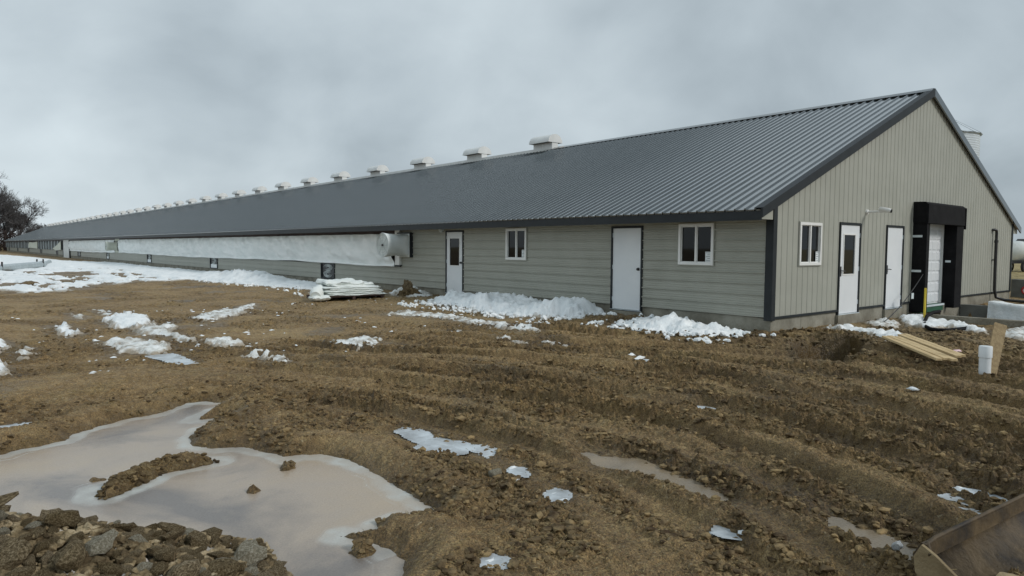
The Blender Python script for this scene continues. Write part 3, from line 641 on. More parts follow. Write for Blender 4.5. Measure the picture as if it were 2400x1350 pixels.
def course(z0, za, zb, ya, yb):
    pts = [za-z0] + [c for c in cz if za-z0+1e-4 < c < zb-z0-1e-4] + [zb-z0]
    vs = []
    for y in (ya, yb):
        for c in pts: vs.append((-float(np.interp(c, cz, cd)), y, z0+c))
    n = len(pts); mb = MB(); mb.add(vs, [(i, i+1, n+i+1, n+i) for i in range(n-1)]); mb.build('siding_course', m_siding, barn, fix=False)
def courses(y0, y1, ztop, maxlen):
    z = ZS
    while z < ztop-.01:
        zt = min(z+RIB, ztop)
        cuts = sorted({y0, y1, *[v for o in OPEN_L for v in o[:2] if y0 < v < y1]})
        fin = []
        for a, b in zip(cuts[:-1], cuts[1:]):
            n = max(1, int(round((b-a)/maxlen))); fin += [(a+(b-a)*i/n, a+(b-a)*(i+1)/n) for i in range(n)]
        run = None; segs = []
        for a, b in fin:
            iv = [(z, zt)]
            for o in OPEN_L:
                if o[0] < (a+b)/2 < o[1]:
                    nv = []
                    for p, q in iv:
                        if o[3] <= p or o[2] >= q: nv.append((p, q)); continue
                        if p < o[2]: nv.append((p, o[2]))
                        if o[3] < q: nv.append((o[3], q))
                    iv = nv
            segs.append((a, b, iv))
        merged = []
        for s_ in segs:            # join neighbours that are whole on both sides
            if merged and merged[-1][2] == s_[2] == [(z, zt)] and s_[1]-merged[-1][0] <= maxlen+.5: merged[-1] = (merged[-1][0], s_[1], s_[2])
            else: merged.append(s_)
        for a, b, iv in merged:
            for p, q in iv:
                if q-p > .01: course(z, p, q, a, b)
        z += RIB
courses(.05, 14.95, ZE-.185, 16)
courses(14.95, LEN-.1, ZS+3*RIB, 18)
mb = MB(); mb.box(.06, .10, .2, 14.9, .3, ZE-.1); mb.box(.06, .10, 14.9, LEN, .3, 1.25)
mb.box(.35, .40, 14.9, LEN, 1.0, ZE+.2); mb.build('wall_backing', m_board, barn)
# gable wall sheets
DOCK_X0, DOCK_X1 = 7.21, 10.1
OPEN_G = [(1.038, 2.010, 1.688, 2.621), (2.907, 4.02, .45, 2.675), (5.503, 6.606, .45, 2.675), (7.75, 9.6, .4, 2.9)]
gx = np.array([0, .094, .108, .126, .140, .2286]); gd = np.array([0, 0, .012, .012, 0, 0])
def gable_panel(xa, xb):
    xs = {xa, xb}
    k = math.floor(xa/RIB)
    while k*RIB < xb:
        for g in gx[:-1]:
            v = k*RIB+g
            if xa < v < xb: xs.add(round(v, 5))
        k += 1
    for o in OPEN_G:
        for v in o[:2]:
            if xa < v < xb: xs.add(v)
    if xa < W/2 < xb: xs.add(W/2)
    xs = sorted(xs); mb = MB()
    for a, b in zip(xs[:-1], xs[1:]):
        da, db = [-.002-float(np.interp(v % RIB, gx, gd)) if i == 0 or (v % RIB) > 1e-4 else -.002 for i, v in enumerate((a, b))]
        iv = [(ZS+.02, None)]
        for o in OPEN_G:
            if o[0] < (a+b)/2 < o[1]:
                nv = []
                for p, q in iv:
                    if p < o[2]: nv.append((p, o[2]))
                    nv.append((max(p, o[3]), q))
                iv = nv
        for p, q in iv:
            qa, qb = (roof_z(a)-.06, roof_z(b)-.06) if q is None else (q, q)
            mb.quad((a, da, p), (b, db, p), (b, db, qb), (a, da, qa))
    return mb.build('wall_panel', m_siding, barn, fix=False)
xx = 0.06
while xx < W-.06:
    nx_ = min((math.floor(xx/.9144+1e-6)+1)*.9144, W-.06); gable_panel(xx, nx_); xx = nx_
mb = MB(); mb.prism([(.1, .3), (7.74, .3), (7.74, 3.0), (9.61, 3.0), (9.61, .3), (W-.1, .3), (W-.1, roof_z(0)-.2), (W/2, ZR-.3), (.1, roof_z(0)-.2)], 1, .06, .10); mb.build('gable_backing', m_board, barn)
mb = MB(); mb.box(-.046, .10, -.034, .0, ZS-.06, ZE+.11); mb.box(-.046, 0, 0, .14, ZS-.06, ZE-.19); mb.build('corner_post', m_trim, barn, bevel=.004)
mb = MB(); mb.box(W-.09, W+.034, -.034, 0, ZS-.04, ZE+.15); mb.box(W, W+.034, 0, .12, ZS-.04, ZE-.1); mb.build('corner_post', m_trim, barn, bevel=.004)
for a, b in ((.1, 2.907), (4.02, 5.503), (6.606, DOCK_X0), (DOCK_X1-.3, W-.09)):
    mb = MB(); mb.box(a, b, -.032, .0, ZS-.025, ZS+.022); mb.build('base_trim', m_trim, barn)
mb = MB(); mb.box(W-.02, W+.02, .0, LEN, .2, ZE-.1); mb.build('rear_wall', m_siding, barn)
mb = MB(); mb.prism([(0, .2), (W, .2), (W, roof_z(0)-.1), (W/2, ZR-.1), (0, roof_z(0)-.1)], 1, LEN-.05, LEN); mb.build('end_wall', m_siding, barn)
# foundation: cast in lengths with open joints
ys = [0.296, 4.9, 9.8, 14.9, 24, 34, 46, 60, 75, 90, 110, 130, 150, 175, LEN]
for a, b in zip(ys[:-1], ys[1:]):
    mb = MB(); mb.box(.014, .3, a+.006, b-.006, -.5, ZS-.006); mb.build('foundation_wall', m_conc, barn, fix=False)
for a, b in ((.014, 1.27), (1.282, 2.9), (2.912, 5.49), (5.50, 7.25), (DOCK_X1-.5, 12.6), (12.61, W-.01)):
    mb = MB(); mb.box(a, b, .012, .3, -.9, ZS-.022); mb.build('foundation_wall', m_conc, barn, fix=False)
mb = MB(); mb.box(2.88, 4.05, -.06, .012, -.2, .505); mb.build('door_sill', m_conc, barn)
mb = MB(); mb.box(5.5, 6.62, -.05, .012, -.2, .505); mb.build('door_sill', m_conc, barn)
mb = MB(); mb.box(-.05, .012, 3.36, 4.41, .0, .492); mb.build('door_sill', m_conc, barn)
mb = MB(); mb.box(-.05, .012, 10.78, 11.82, .0, .492); mb.build('door_sill', m_conc, barn)

# doors: built in a local frame (u along the wall, v outward, z up), then placed
def door(u0, u1, z0, z1, axis, glass=None, hinge=None, lever=False, label=None, knob_side=0):
    """axis 'L' long wall (u = y, outward -x), 'G' gable (u = x, outward -y)"""
    def bx(mb, a, b, v0, v1, c, d_):
        if axis == 'L': mb.box(-v1, -v0, a, b, c, d_)
        else: mb.box(a, b, -v1, -v0, c, d_)
        return mb
    t = .045
    fr = MB(); bx(fr, u0-t, u0, -.06, .034, z0-.02, z1+t); bx(fr, u1, u1+t, -.06, .034, z0-.02, z1+t); bx(fr, u0, u1, -.06, .034, z1, z1+t)
    sl_ = MB()
    g = .006
    if glass:
        a, b, c, d_ = glass
        bx(sl_, u0+g, a, -.03, .008, z0+.008, z1-g); bx(sl_, b, u1-g, -.03, .008, z0+.008, z1-g); bx(sl_, a, b, -.03, .008, z0+.008, c); bx(sl_, a, b, -.03, .008, d_, z1-g)
    else: bx(sl_, u0+g, u1-g, -.03, .008, z0+.008, z1-g)
    dr = sl_.build('door', m_white, barn, bevel=0)
    if label: dr['label'] = label
    fr.build('door_frame', m_trim, dr)
    s2 = MB(); bx(s2, u0-.04, u1+.04, -.06, .05, z0-.03, z0-.004); s2.build('threshold', m_galv, dr)
    if glass:
        a, b, c, d_ = glass; e_ = .03
        gl = MB(); bx(gl, a, b, -.012, -.004, c, d_); gl.build('door_glass', m_glass, dr)
        bd = MB(); bx(bd, a-e_, a, .008, .018, c-e_, d_+e_); bx(bd, b, b+e_, .008, .018, c-e_, d_+e_); bx(bd, a, b, .008, .018, c-e_, c); bx(bd, a, b, .008, .018, d_, d_+e_)
        bd.build('glass_bead', m_vinyl, dr)
    uh = u0+.075 if knob_side == 0 else u1-.075; zh = z0+1.02
    h = MB(); bx(h, uh-.03, uh+.03, .008, .018, zh-(.13 if lever else .035), zh+(.10 if lever else .035))
    pt = (lambda u, v, z: (-v, u, z)) if axis == 'L' else (lambda u, v, z: (u, -v, z))
    if lever: h.tube([pt(uh, .018, zh), pt(uh, .065, zh), pt(uh+.12, .065, zh-.01)], .012, 6)
    else: h.tube([pt(uh, .018, zh), pt(uh, .045, zh), pt(uh, .06, zh), pt(uh, .075, zh)], [.014, .016, .034, .022], 10)
    h.build('handle', m_blackm, dr)
    hb = MB(); ug = u1 if knob_side == 0 else u0
    for q in (.2, 1.0, 1.8): bx(hb, ug-.012, ug+.012, .009, .022, z0+q, z0+q+.11)
    hb.build('hinge', m_galv, dr)
    return dr
door(3.428, 4.346, .505, 2.535, 'L', label='plain wide white door', knob_side=0)
door(10.845, 11.76, .505, 2.535, 'L', glass=(11.03, 11.575, 1.43, 2.32), label='white door with a tall dark glass pane on the long wall')
door(2.957, 3.972, .52, 2.62, 'G', glass=(3.16, 3.73, 1.46, 2.38), lever=True, label='white gable door with a tall dark glass pane')
door(5.553, 6.556, .52, 2.62, 'G', lever=True, label='plain white gable door with a lever handle')
def window(u0, u1, z0, z1, axis, label, sticker=True):
    def bx(mb, a, b, v0, v1, c, d_):
        if axis == 'L': mb.box(-v1, -v0, a, b, c, d_)
        else: mb.box(a, b, -v1, -v0, c, d_)
        return mb
    t = .06; um = (u0+u1)/2; fr = MB()
    bx(fr, u0, u0+t, -.03, .045, z0, z1); bx(fr, u1-t, u1, -.03, .045, z0, z1); bx(fr, u0+t, u1-t, -.03, .045, z0, z0+t); bx(fr, u0+t, u1-t, -.03, .045, z1-t, z1)
    w = fr.build('window', m_vinyl, barn, bevel=.004); w['label'] = label
    mm = MB(); bx(mm, um-.022, um+.022, -.02, .032, z0+t, z1-t); mm.build('mullion', m_vinyl, w)
    for a, b, v in ((u0+t, um-.022, -.006), (um+.022, u1-t, -.014)):
        gl = MB(); bx(gl, a, b, v-.008, v, z0+t, z1-t); gl.build('pane', m_glass, w)
        sa = MB(); e_ = .016
        bx(sa, a, a+e_, v, v+.018, z0+t, z1-t); bx(sa, b-e_, b, v, v+.018, z0+t, z1-t); bx(sa, a+e_, b-e_, v, v+.018, z0+t, z0+t+e_); bx(sa, a+e_, b-e_, v, v+.018, z1-t-e_, z1-t); sa.build('sash', m_vinyl, w)
    ex = MB(); bx(ex, u0-.02, u1+.02, .022, .030, z0-.02, z0); bx(ex, u0-.02, u0, .022, .030, z0, z1); bx(ex, u1, u1+.02, .022, .030, z0, z1); bx(ex, u0-.02, u1+.02, .022, .03, z1, z1+.02); ex.build('window_trim', m_siding, w)
    if sticker:
        a = u0+t+.02 if axis == 'L' else u1-t-.14
        st = MB(); bx(st, a, a+.14, .004, .0055, z0+t+.02, z0+t+.24); st.build('sticker', m_paper, w)
        pr = MB()
        for k in range(5): bx(pr, a+.015, a+.125-(k % 2)*.04, .0055, .0062, z0+t+.04+k*.042, z0+t+.052+k*.042)
        pr.build('sticker_print', m_ink, w)
    return w
window(1.391, 2.321, 1.669, 2.60, 'L', 'two-pane window by the corner post')
window(7.671, 8.602, 1.669, 2.60, 'L', 'two-pane window between the two long-wall doors')
window(1.038, 2.010, 1.688, 2.621, 'G', 'two-pane window in the gable end')

# low shutters in the long wall
def wall_vent(a, b):
    mb = MB(); mb.box(.0, .05, a, b, VZ0, VZ1); v = mb.build('wall_vent', m_blackm, barn)
    mb = MB(); t = .055
    mb.box(-.05, .0, a-t, a, VZ0-t, VZ1+t); mb.box(-.05, .0, b, b+t, VZ0-t, VZ1+t); mb.box(-.05, .0, a, b, VZ0-t, VZ0); mb.box(-.05, .0, a, b, VZ1, VZ1+t); mb.build('vent_frame', m_trim, v)
    return v
random.seed(11)
for k, (a, b) in enumerate(VENTS):
    v = wall_vent(a, b)
    if k < 5:
        cy, h = (a+b)/2, (VZ1-VZ0)
        for sgn in (1, -1):           # frosty swirls on the shutter
            sw = MB()
            for rad in (.24, .17, .10):
                pts = []
                for q in range(22):
                    an = q/21*1.75*math.pi + (0 if sgn > 0 else math.pi) + k*.35
                    pts.append((-.012, cy+rad*1.7*math.cos(an)*(1+.06*math.sin(3*an)), (VZ0+VZ1)/2+sgn*h*.235+rad*.56*math.sin(an)))
                sw.tube(pts, [.006+.014*math.sin(math.pi*i/21) for i in range(22)], 5)
            sw.build('frost_swirl', m_frost, v)
        if k in (1, 2, 3):
            mb = MB(); mb.box(-.03, .0, a+.1, b-.1, VZ0, VZ0+.22); mb.build('snow_fill', m_snow, v)

# ridge vents: white boxes under half-barrel caps
BL, BW = 1.24, .175      # box length along the ridge, half width
def ridge_vent():
    mb = MB(); mb.box(W/2-BW, W/2+BW, 0, BL, -.12, .30); v = mb.build('ridge_vent', m_vent, barn)
    rad = .43; mb = MB(); outer = [(W/2+rad*math.cos(a), .255+.37*math.sin(a)) for a in np.linspace(0, math.pi, 15)]
    inner = [(W/2+(rad-.03)*math.cos(a), .255+.345*math.sin(a)) for a in np.linspace(math.pi, 0, 15)]
    mb.prism(outer+inner, 1, 0, BL); mb.prism(outer, 1, -.03, 0); mb.prism(outer, 1, BL, BL+.03); mb.build('vent_cap', m_vent, v)
    for sx in (-1, 1):
        mb = MB(); a_, b_ = sorted((W/2+sx*BW, W/2+sx*(rad-.04))); mb.box(a_, b_, .02, BL-.02, .262, .268); mb.build('vent_grille', m_blackm, v)
    mb = MB(); mb.box(W/2-BW-.008, W/2+BW+.008, BL*.5-.02, BL*.5+.02, .02, .25); mb.build('vent_strap', m_vinyl, v)
    return v
rv = ridge_vent(); rv.location = (0, 15.10, ZR+.02); n = 1
yv = 15.10+5.13
while yv < LEN-3:
    o = copy_tree(rv, barn); o.location = (random.uniform(-.02, .02), yv+random.uniform(-.08, .08), ZR+.02+random.uniform(-.015, .01)); o.rotation_euler = (random.uniform(-.012, .012), 0, 0); yv += 5.13
# reddish board under the eave above the curtain
mb = MB(); mb.box(-.05, .0, 14.95, LEN-.3, 2.50, ZE-.19); mb.build('curtain_header', m_board, barn)
mb = MB(); mb.box(-.10, .02, 14.70, 15.02, 1.36, ZE-.20); mb.build('curtain_end_board', m_vinyl, barn)
mb = MB(); mb.box(-.11, .02, 14.66, 15.03, 1.30, 1.358); mb.build('end_board_shoe', m_trim, barn)
# tall white door far along the wall, with dark jambs
mb = MB(); mb.box(-.10, .02, 97.3, 102.6, .02, ZE-.21); d5 = mb.build('tall_door', m_vent, barn)
mb = MB(); mb.box(-.13, .02, 96.9, 97.3, -.1, ZE-.2); mb.box(-.13, .02, 102.6, 103.0, -.1, ZE-.2); mb.build('door_jamb', m_trim, d5)

# ------------------------------------------------------------------ curtains hung on the long wall
def curtain(y0, y1, zb, label, m=m_fabric, seed=0, dy=.12, group=None, folds=1.0):
    ny = max(8, int((y1-y0)/dy)); nz = 22
    Y, T = np.meshgrid(np.linspace(y0, y1, ny), np.linspace(0, 1, nz), indexing='ij')
    bot = np.interp(Y, [p[0] for p in zb], [p[1] for p in zb]) + .012*np.sin(Y*1.3+seed)
    top = 2.515 + .012*perlin(Y*1.5, Y*0)
    Zc = bot + (top-bot)*T
    s = seed*7.1
    diag = fbm(Y*.55+s+(1-T)*.9, T*.8+s, 3)
    pleat = fbm(Y*3.3+s, T*.9, 3)*smooth(.55, 1, T)
    bulge = np.sin(np.pi*np.clip(T, 0, 1))*.07
    X = -.055 - bulge - folds*(.20*np.abs(diag)*smooth(0, .25, T) + .11*pleat + .05*np.abs(fbm(Y*1.6+s+T*1.2, T*2.2, 3)))
    cr = np.clip(1-np.abs(fbm(Y*.9+s-T*1.1, T*1.3+s*.3, 2))*2.2, 0, 1)**5 + .8*np.clip(1-np.abs(fbm(Y*2.1+s+T*1.5, T*1.6, 2))*2.2, 0, 1)**6*smooth(.3, .9, T)
    X = X - folds*.075*cr*smooth(.05, .25, T)*smooth(1.02, .9, T)
    hem = smooth(.11, .06, T); X = X*(1-hem) + hem*(-.10-.03*fbm(Y*.7+s, T*0, 2))
    X = np.minimum(X, -.06)
    V = np.stack([X, Y, Zc], -1).reshape(-1, 3); q = np.arange(ny*nz).reshape(ny, nz)
    F = np.stack([q[:-1, :-1], q[1:, :-1], q[1:, 1:], q[:-1, 1:]], -1).reshape(-1, 4)
    o = np_mesh('curtain', V, F, m); tag(o, label, 'curtain', group)
    h = MB(); pts = [(-.115-.03*float(fbm(np.array([y*.7+s]), np.array([0.0]), 2)[0]), y, float(np.interp(y, [p[0] for p in zb], [p[1] for p in zb]))+.02+.012*math.sin(y*1.3+seed)) for y in np.linspace(y0+.02, y1-.02, max(6, int((y1-y0)/.5)))]
    h.tube(pts, .032, 8); h.build('hem_pipe', m, o)
    return o
curtain(15.06, 65.7, [(15, 1.285), (19, 1.30), (24, 1.345), (30, 1.315), (42, 1.25), (54, 1.29), (66, 1.33)], 'long white wrinkled curtain between the two cone fans', seed=1, dy=.11)
curtain(67.6, 96.7, [(67, 1.30), (80, 1.20), (97, 1.25)], 'white curtain between the far cone fan and the tall white door', seed=2, dy=.3)
def dark_curtain(y0, y1, label, posts):
    o = curtain(y0, y1, [(y0, 1.28), (y1, 1.28)], label, m=m_dcurt, seed=y0, dy=.4, folds=.5)
    for y in np.linspace(y0+.3, y1-.3, posts):
        mb = MB(); mb.box(-.26, -.20, y-.11, y+.11, 1.28, 2.55); mb.build('batten', m_galv, o)
dark_curtain(103.2, 130.5, 'dark grey battened curtain next to the tall white door', 9)
dark_curtain(147, 200.6, 'greyish curtain at the far end of the long wall', 9)
def flap(pts, label):
    n = len(pts); a = [(-.33, *p) for p in pts]; b = [(-.30, *p) for p in pts]
    mb = MB(); mb.add(a+b, [tuple(range(n)), tuple(range(2*n-1, n-1, -1))]+[(i, (i+1) % n, n+(i+1) % n, n+i) for i in range(n)])
    tag(mb.build('fabric_flap', m_cream), label, 'fabric flap')
flap([(131.3, 2.5), (131.3, 1.32), (146, 1.42), (146, 1.9), (144.6, 2.45), (138, 2.36)], 'cream fabric panel hanging between the two dark grey curtains')
flap([(103.2, 2.5), (103.2, 1.3), (108, 1.2), (112, 1.42), (107, 1.95)], 'torn cream triangle of fabric beside the tall white door')

# ------------------------------------------------------------------ cone fans
def fan(loc, m, label):
    f = empty('cone_fan', loc, 0, label, 'fan')
    # housing box on the wall; x runs outward (negative), y along the wall, centred on the shaft
    mb = MB(); mb.prism([(-.42, -.42), (.42, -.42), (.42, .42), (-.42, .42)], 0, -.12, .02); mb.build('wall_flange', m, f, bevel=.01)
    ring = []
    mb = MB(); n = 28
    prof = [(-.12, .40), (-.20, .405), (-.30, .385), (-.42, .375), (-.56, .385), (-.80, .415), (-.98, .44), (-1.0, .425), (-.80, .400), (-.5, .36), (-.2, .37)]
    vs, fs = [], []
    for (px, pr) in prof:
        for k in range(n):
            a = 2*math.pi*k/n
            if px > -.21 and pr > .39:         # square-to-round transition
                sq = 1/max(abs(math.cos(a)), abs(math.sin(a))); pr_ = pr*(sq*.95 if px > -.15 else (sq+1)/2)
            else: pr_ = pr
            vs.append((px, pr_*math.cos(a), pr_*math.sin(a)))
    for i in range(len(prof)-1):
        for k in range(n): fs.append((i*n+k, i*n+(k+1) % n, (i+1)*n+(k+1) % n, (i+1)*n+k))
    mb.add(vs, fs, True); mb.build('cone', m, f)
    mb = MB()
    for rad in (.09, .18, .27, .36): mb.tube([(-.985, rad*math.cos(a), rad*math.sin(a)) for a in np.linspace(0, 2*math.pi, 25)], .006, 5, caps=False)
    for k in range(8): a = math.pi*k/4; mb.tube([(-.99, .05*math.cos(a), .05*math.sin(a)), (-.97, .425*math.cos(a), .425*math.sin(a))], .008, 5)
    mb.build('guard', m_frost, f)
    mb = MB(); mb.tube([(-.965, 0, 0), (-1.01, 0, 0)], [.04, .04], 12); mb.build('hub', m_blackm, f)
    mb = MB(); mb.tube([(-.945, 0, 0), (-.955, 0, 0)], [.415, .415], 28); mb.build('shutter_disc', m, f)
    for k in range(5):
        a = 2*math.pi*k/5; c, s_ = math.cos(a), math.sin(a); mb = MB()
        def pt(r, t, x): return (x, r*c-t*s_, r*s_+t*c)
        A = [pt(.05, -.03, -.78), pt(.05, .03, -.82), pt(.35, .08, -.82), pt(.36, -.07, -.77)]; B = [(p[0]+.012, p[1], p[2]) for p in A]
        mb.add(A+B, [(0, 1, 2, 3), (7, 6, 5, 4), (0, 4, 5, 1), (1, 5, 6, 2), (2, 6, 7, 3), (3, 7, 4, 0)]); mb.build('blade', m, f)
    mb = MB(); mb.box(-.13, .02, -.46, -.42, -.44, .44); mb.box(-.13, .02, -.42, .46, .42, .46); mb.build('flange_trim', m_trim, f)
    return f
fan((0, 14.36, 2.09), m_fibre, 'white cone fan at the curtain end beside the narrow glazed door')
f2 = fan((0, 66.6, 1.9), m_cream, 'cream cone fan between the two white curtains'); f2.scale = (1, 1.15, 1.0)
mb = MB(); mb.box(-.06, .02, 65.7, 67.6, 1.3, 2.6); tag(mb.build('fan_panel', m_cream), 'cream wall panel behind the far cone fan', 'panel')

# ------------------------------------------------------------------ gable fittings
c = empty('security_camera', (4.30, -.02, 2.956), 0, 'white bullet camera on a long arm above the gable doors', 'camera')
mb = MB(); mb.tube([(0, .02, 0), (0, -.03, 0)], .06, 12); mb.build('mount', m_vinyl, c)
mb = MB(); mb.tube([(0, -.02, 0), (0, -.42, .0)], .03, 10); mb.build('arm', m_vinyl, c)
mb = MB(); mb.tube([(0, -.28, .045), (.0, -.30, .06), (.01, -.50, .02), (.013, -.55, .006)], [.03, .058, .058, .05], 12); mb.build('camera_body', m_vinyl, c)
mb = MB(); mb.tube([(.013, -.545, .006), (.0135, -.56, .003)], .046, 12); mb.build('lens', m_black, c)
l = empty('wall_light', (-.02, 12.0, 2.62), 0, 'small round white light high beside the narrow glazed door', 'light')
mb = MB(); mb.tube([(.02, 0, 0), (-.03, 0, 0)], .06, 12); mb.build('light_base', m_vinyl, l)
mb = MB(); mb.tube([(-.03, 0, 0), (-.07, 0, -.01), (-.11, 0, -.02), (-.125, 0, -.022)], [.085, .09, .065, .02], 12); mb.build('light_dome', m_frost, l)

k = empty('dock_shelter', (8.65, 0, .35), 0, 'black padded loading dock shelter round a white door in the gable', 'dock shelter')
mb = MB(); mb.prism([(-1.44, .03), (-1.13, .03), (-1.13, -.33), (-1.42, -.36)], 2, .0, 2.43); mb.build('side_pad', m_black, k, bevel=.015)
mb = MB(); mb.prism([(.93, .03), (1.45, .03), (1.42, -.36), (.95, -.33)], 2, .0, 2.43); mb.build('side_pad', m_black, k, bevel=.015)
mb = MB(); mb.prism([(.03, 2.43), (.03, 2.995), (-.30, 2.985), (-.37, 2.93), (-.39, 2.40), (-.33, 2.40)], 0, -1.46, 1.46); mb.build('head_pad', m_black, k, bevel=.015)
mb = MB(); mb.box(1.43, 1.475, -.40, -.05, 2.30, 2.92); mb.build('corner_flap', m_black, k); mb = MB(); mb.box(-1.475, -1.43, -.40, -.1, 2.45, 2.92); mb.build('corner_flap', m_black, k)
dm = MB(); 
dd = MB(); dd.box(-.93, .93, .055, .09, .14, 2.60); pd = dd.build('dock_door', m_white, k)
for i in range(8):
    for j in range(5):
        mb = MB(); u0, u1 = -.90+j*.36, -.90+j*.36+.33; z0, z1 = .17+i*.302, .17+i*.302+.27
        mb.add([(u0, .055, z0), (u1, .055, z0), (u1, .055, z1), (u0, .055, z1), (u0+.03, .04, z0+.03), (u1-.03, .04, z0+.03), (u1-.03, .04, z1-.03), (u0+.03, .04, z1-.03)],
               [(4, 5, 6, 7), (0, 1, 5, 4), (1, 2, 6, 5), (2, 3, 7, 6), (3, 0, 4, 7)]); mb.build('door_panel', m_white, pd, fix=False)
mb = MB(); mb.box(.885, .93, .0, .055, .14, 2.60); mb.build('door_track', m_vinyl, pd)
for (a, z_) in ((-1.46, 2.06), (-1.455, 1.12)):
    mb = MB(); mb.box(a-.012, a+.0, -.26, -.02, z_-.03, z_+.03); mb.build('pad_strap', m_galv, k)
mb = MB(); mb.box(.935, .945, -.20, -.03, 1.33, 1.39); mb.build('pad_strap', m_galv, k)
mb = MB(); mb.box(.62, .95, -.10, .05, -.25, .13); mb.build('dock_pier', m_conc, k)
g = MB(); g.box(-1.1, .6, -.16, .04, -.05, .145); lv = g.build('dock_leveller', m_green); lv.location = (8.65, 0, .35); tag(lv, 'green steel dock plate under the white dock door', 'dock plate')
mb = MB(); mb.box(-1.1, .6, -.19, -.16, .10, .15); mb.build('plate_lip', m_galv, lv)
y_ = empty('yellow_post', (6.58, -.60, .12), 0, 'thin yellow marker post in front of the dock shelter', 'post')
mb = MB(); mb.prism([(-.02, 0), (.03, 0), (.03, .45), (.02, .93), (-.015, .93), (-.02, .45)], 1, -.02, .02); mb.build('post', m_yellow, y_)
cb = MB(); pts = []
for q in np.linspace(0, 1, 14): pts.append((3.91+(7.28-3.91)*q, -.48+.18*q, .16+(1.417-.16)*q-.16*math.sin(math.pi*q)))
cb.tube(pts, .012, 6); cbl = cb.build('cable', m_blackm); tag(cbl, 'thin black cable slanting from the ground up to the dock shelter', 'cable')
mb = MB(); p = pts[9]; mb.box(p[0]-.02, p[0]+.12, p[1]-.05, p[1]-.04, p[2]-.13, p[2]+.02); mb.build('cable_tag', m_galv, cbl)
hp = [(8.2,-.42,.34),(7.9,-.51,.36),(7.2,-.6,.38),(6.39,-.73,.34),(5.6,-.95,.26),(5.0,-1.15,.22),(4.57,-1.43,.2),(4.45,-1.6,.2),(4.62,-1.78,.2),(5.0,-1.85,.2),(5.5,-1.9,.2)]
mb = MB(); mb.tube(hp, .045, 8); tag(mb.build('hose', m_black), 'thick black hose looped on the snow by the loading dock', 'hose')
dp = empty('downpipe', (14.1, -.06, .3), 0, 'black drain pipe running down the gable and away along the ground', 'pipe')
mb = MB(); mb.tube([(-.16, .05, 2.42), (-.12, -.03, 2.43), (-.03, -.04, 2.40), (0, -.04, 2.3), (0, -.04, 2.02)], .045, 8); mb.build('elbow', m_blackm, dp)
mb = MB(); mb.tube([(0, -.04, 2.04), (.02, -.04, 1.0), (.05, -.04, .4), (.10, -.08, .16), (.18, -.3, .08), (.1, -1.2, .05), (.0, -2.4, .04), (-.2, -4.5, .03)], .048, 8); mb.build('pipe', m_blackm, dp)
mb = MB(); mb.tube([(0, -.04, 2.00), (0, -.04, 2.08)], .062, 8); mb.box(-.07, .07, -.02, .05, 1.4, 1.44); mb.build('pipe_collar', m_blackm, dp)

# ------------------------------------------------------------------ concrete by the loading dock
mb = MB(); mb.box(RX0-.22, RX0, -13, -.30, -.8, .325); tag(mb.build('ramp_wall', m_conc, None, bevel=.012), 'low concrete kerb wall on the barn corner side of the dock ramp', 'concrete wall')
mb = MB(); mb.box(RX1, RX1+.25, -13, .0, -.8, .36); tag(mb.build('ramp_wall', m_asphalt, None, bevel=.012), 'darker concrete wall across the dock ramp with white sheet hung over it', 'concrete wall')
mb = MB(); mb.box(RX0+.005, RX1-.005, -13, -.02, -.75, -.5); tag(mb.build('ramp', m_asphalt), kind='structure')
# white sheet draped over the far ramp wall
ny, nz = 26, 20; Yq, Tq = np.meshgrid(np.linspace(0, 1, ny), np.linspace(0, 1, nz), indexing='ij')
yy = -.75-1.05*Yq-.25*Tq*Yq; sx = RX1-.035-.07*fbm(Yq*3+2, Tq*2, 3)-.22*smooth(.3, 1, Tq)
zq = .385-.95*np.clip((Tq-.22)/.78, 0, 1)+.10*(1-Yq)*(1-Tq)
sx = np.where(Tq < .22, RX1-.04+.55*(1-Tq/.22), sx); zq = np.where(Tq < .22, .40+.10*(1-Yq)+.03*fbm(Yq*3, Tq*3, 2), zq)
q = np.arange(ny*nz).reshape(ny, nz); Fq = np.stack([q[:-1, :-1], q[1:, :-1], q[1:, 1:], q[:-1, 1:]], -1).reshape(-1, 4)
tag(np_mesh('draped_sheet', np.stack([sx, yy, zq], -1).reshape(-1, 3), Fq, m_snow), 'white sheet draped over the concrete wall of the dock ramp', 'sheet')
bw = MB(); bw.box(18.0, 18.3, -3.6, .41, -.3, .96); blk = bw.build('block_wall', m_asphalt, None, bevel=.02); tag(blk, 'grey concrete block wall with a round red sign beyond the barn', 'concrete wall')
sg = empty('round_sign', (17.985, -.10, .56), 0, 'round red-rimmed prohibition sign on the grey concrete wall', 'sign')
mb = MB(); mb.tube([(.01, 0, 0), (-.012, 0, 0)], .16, 24); mb.build('plate', m_paper, sg)
mb = MB(); mb.tube([(-.016, .145*math.cos(a), .145*math.sin(a)) for a in np.linspace(0, 2*math.pi, 25)], .026, 6, caps=False); mb.tube([(-.016, .10, .10), (-.016, -.10, -.10)], .02, 6); mb.build('red_ring', m_red, sg)

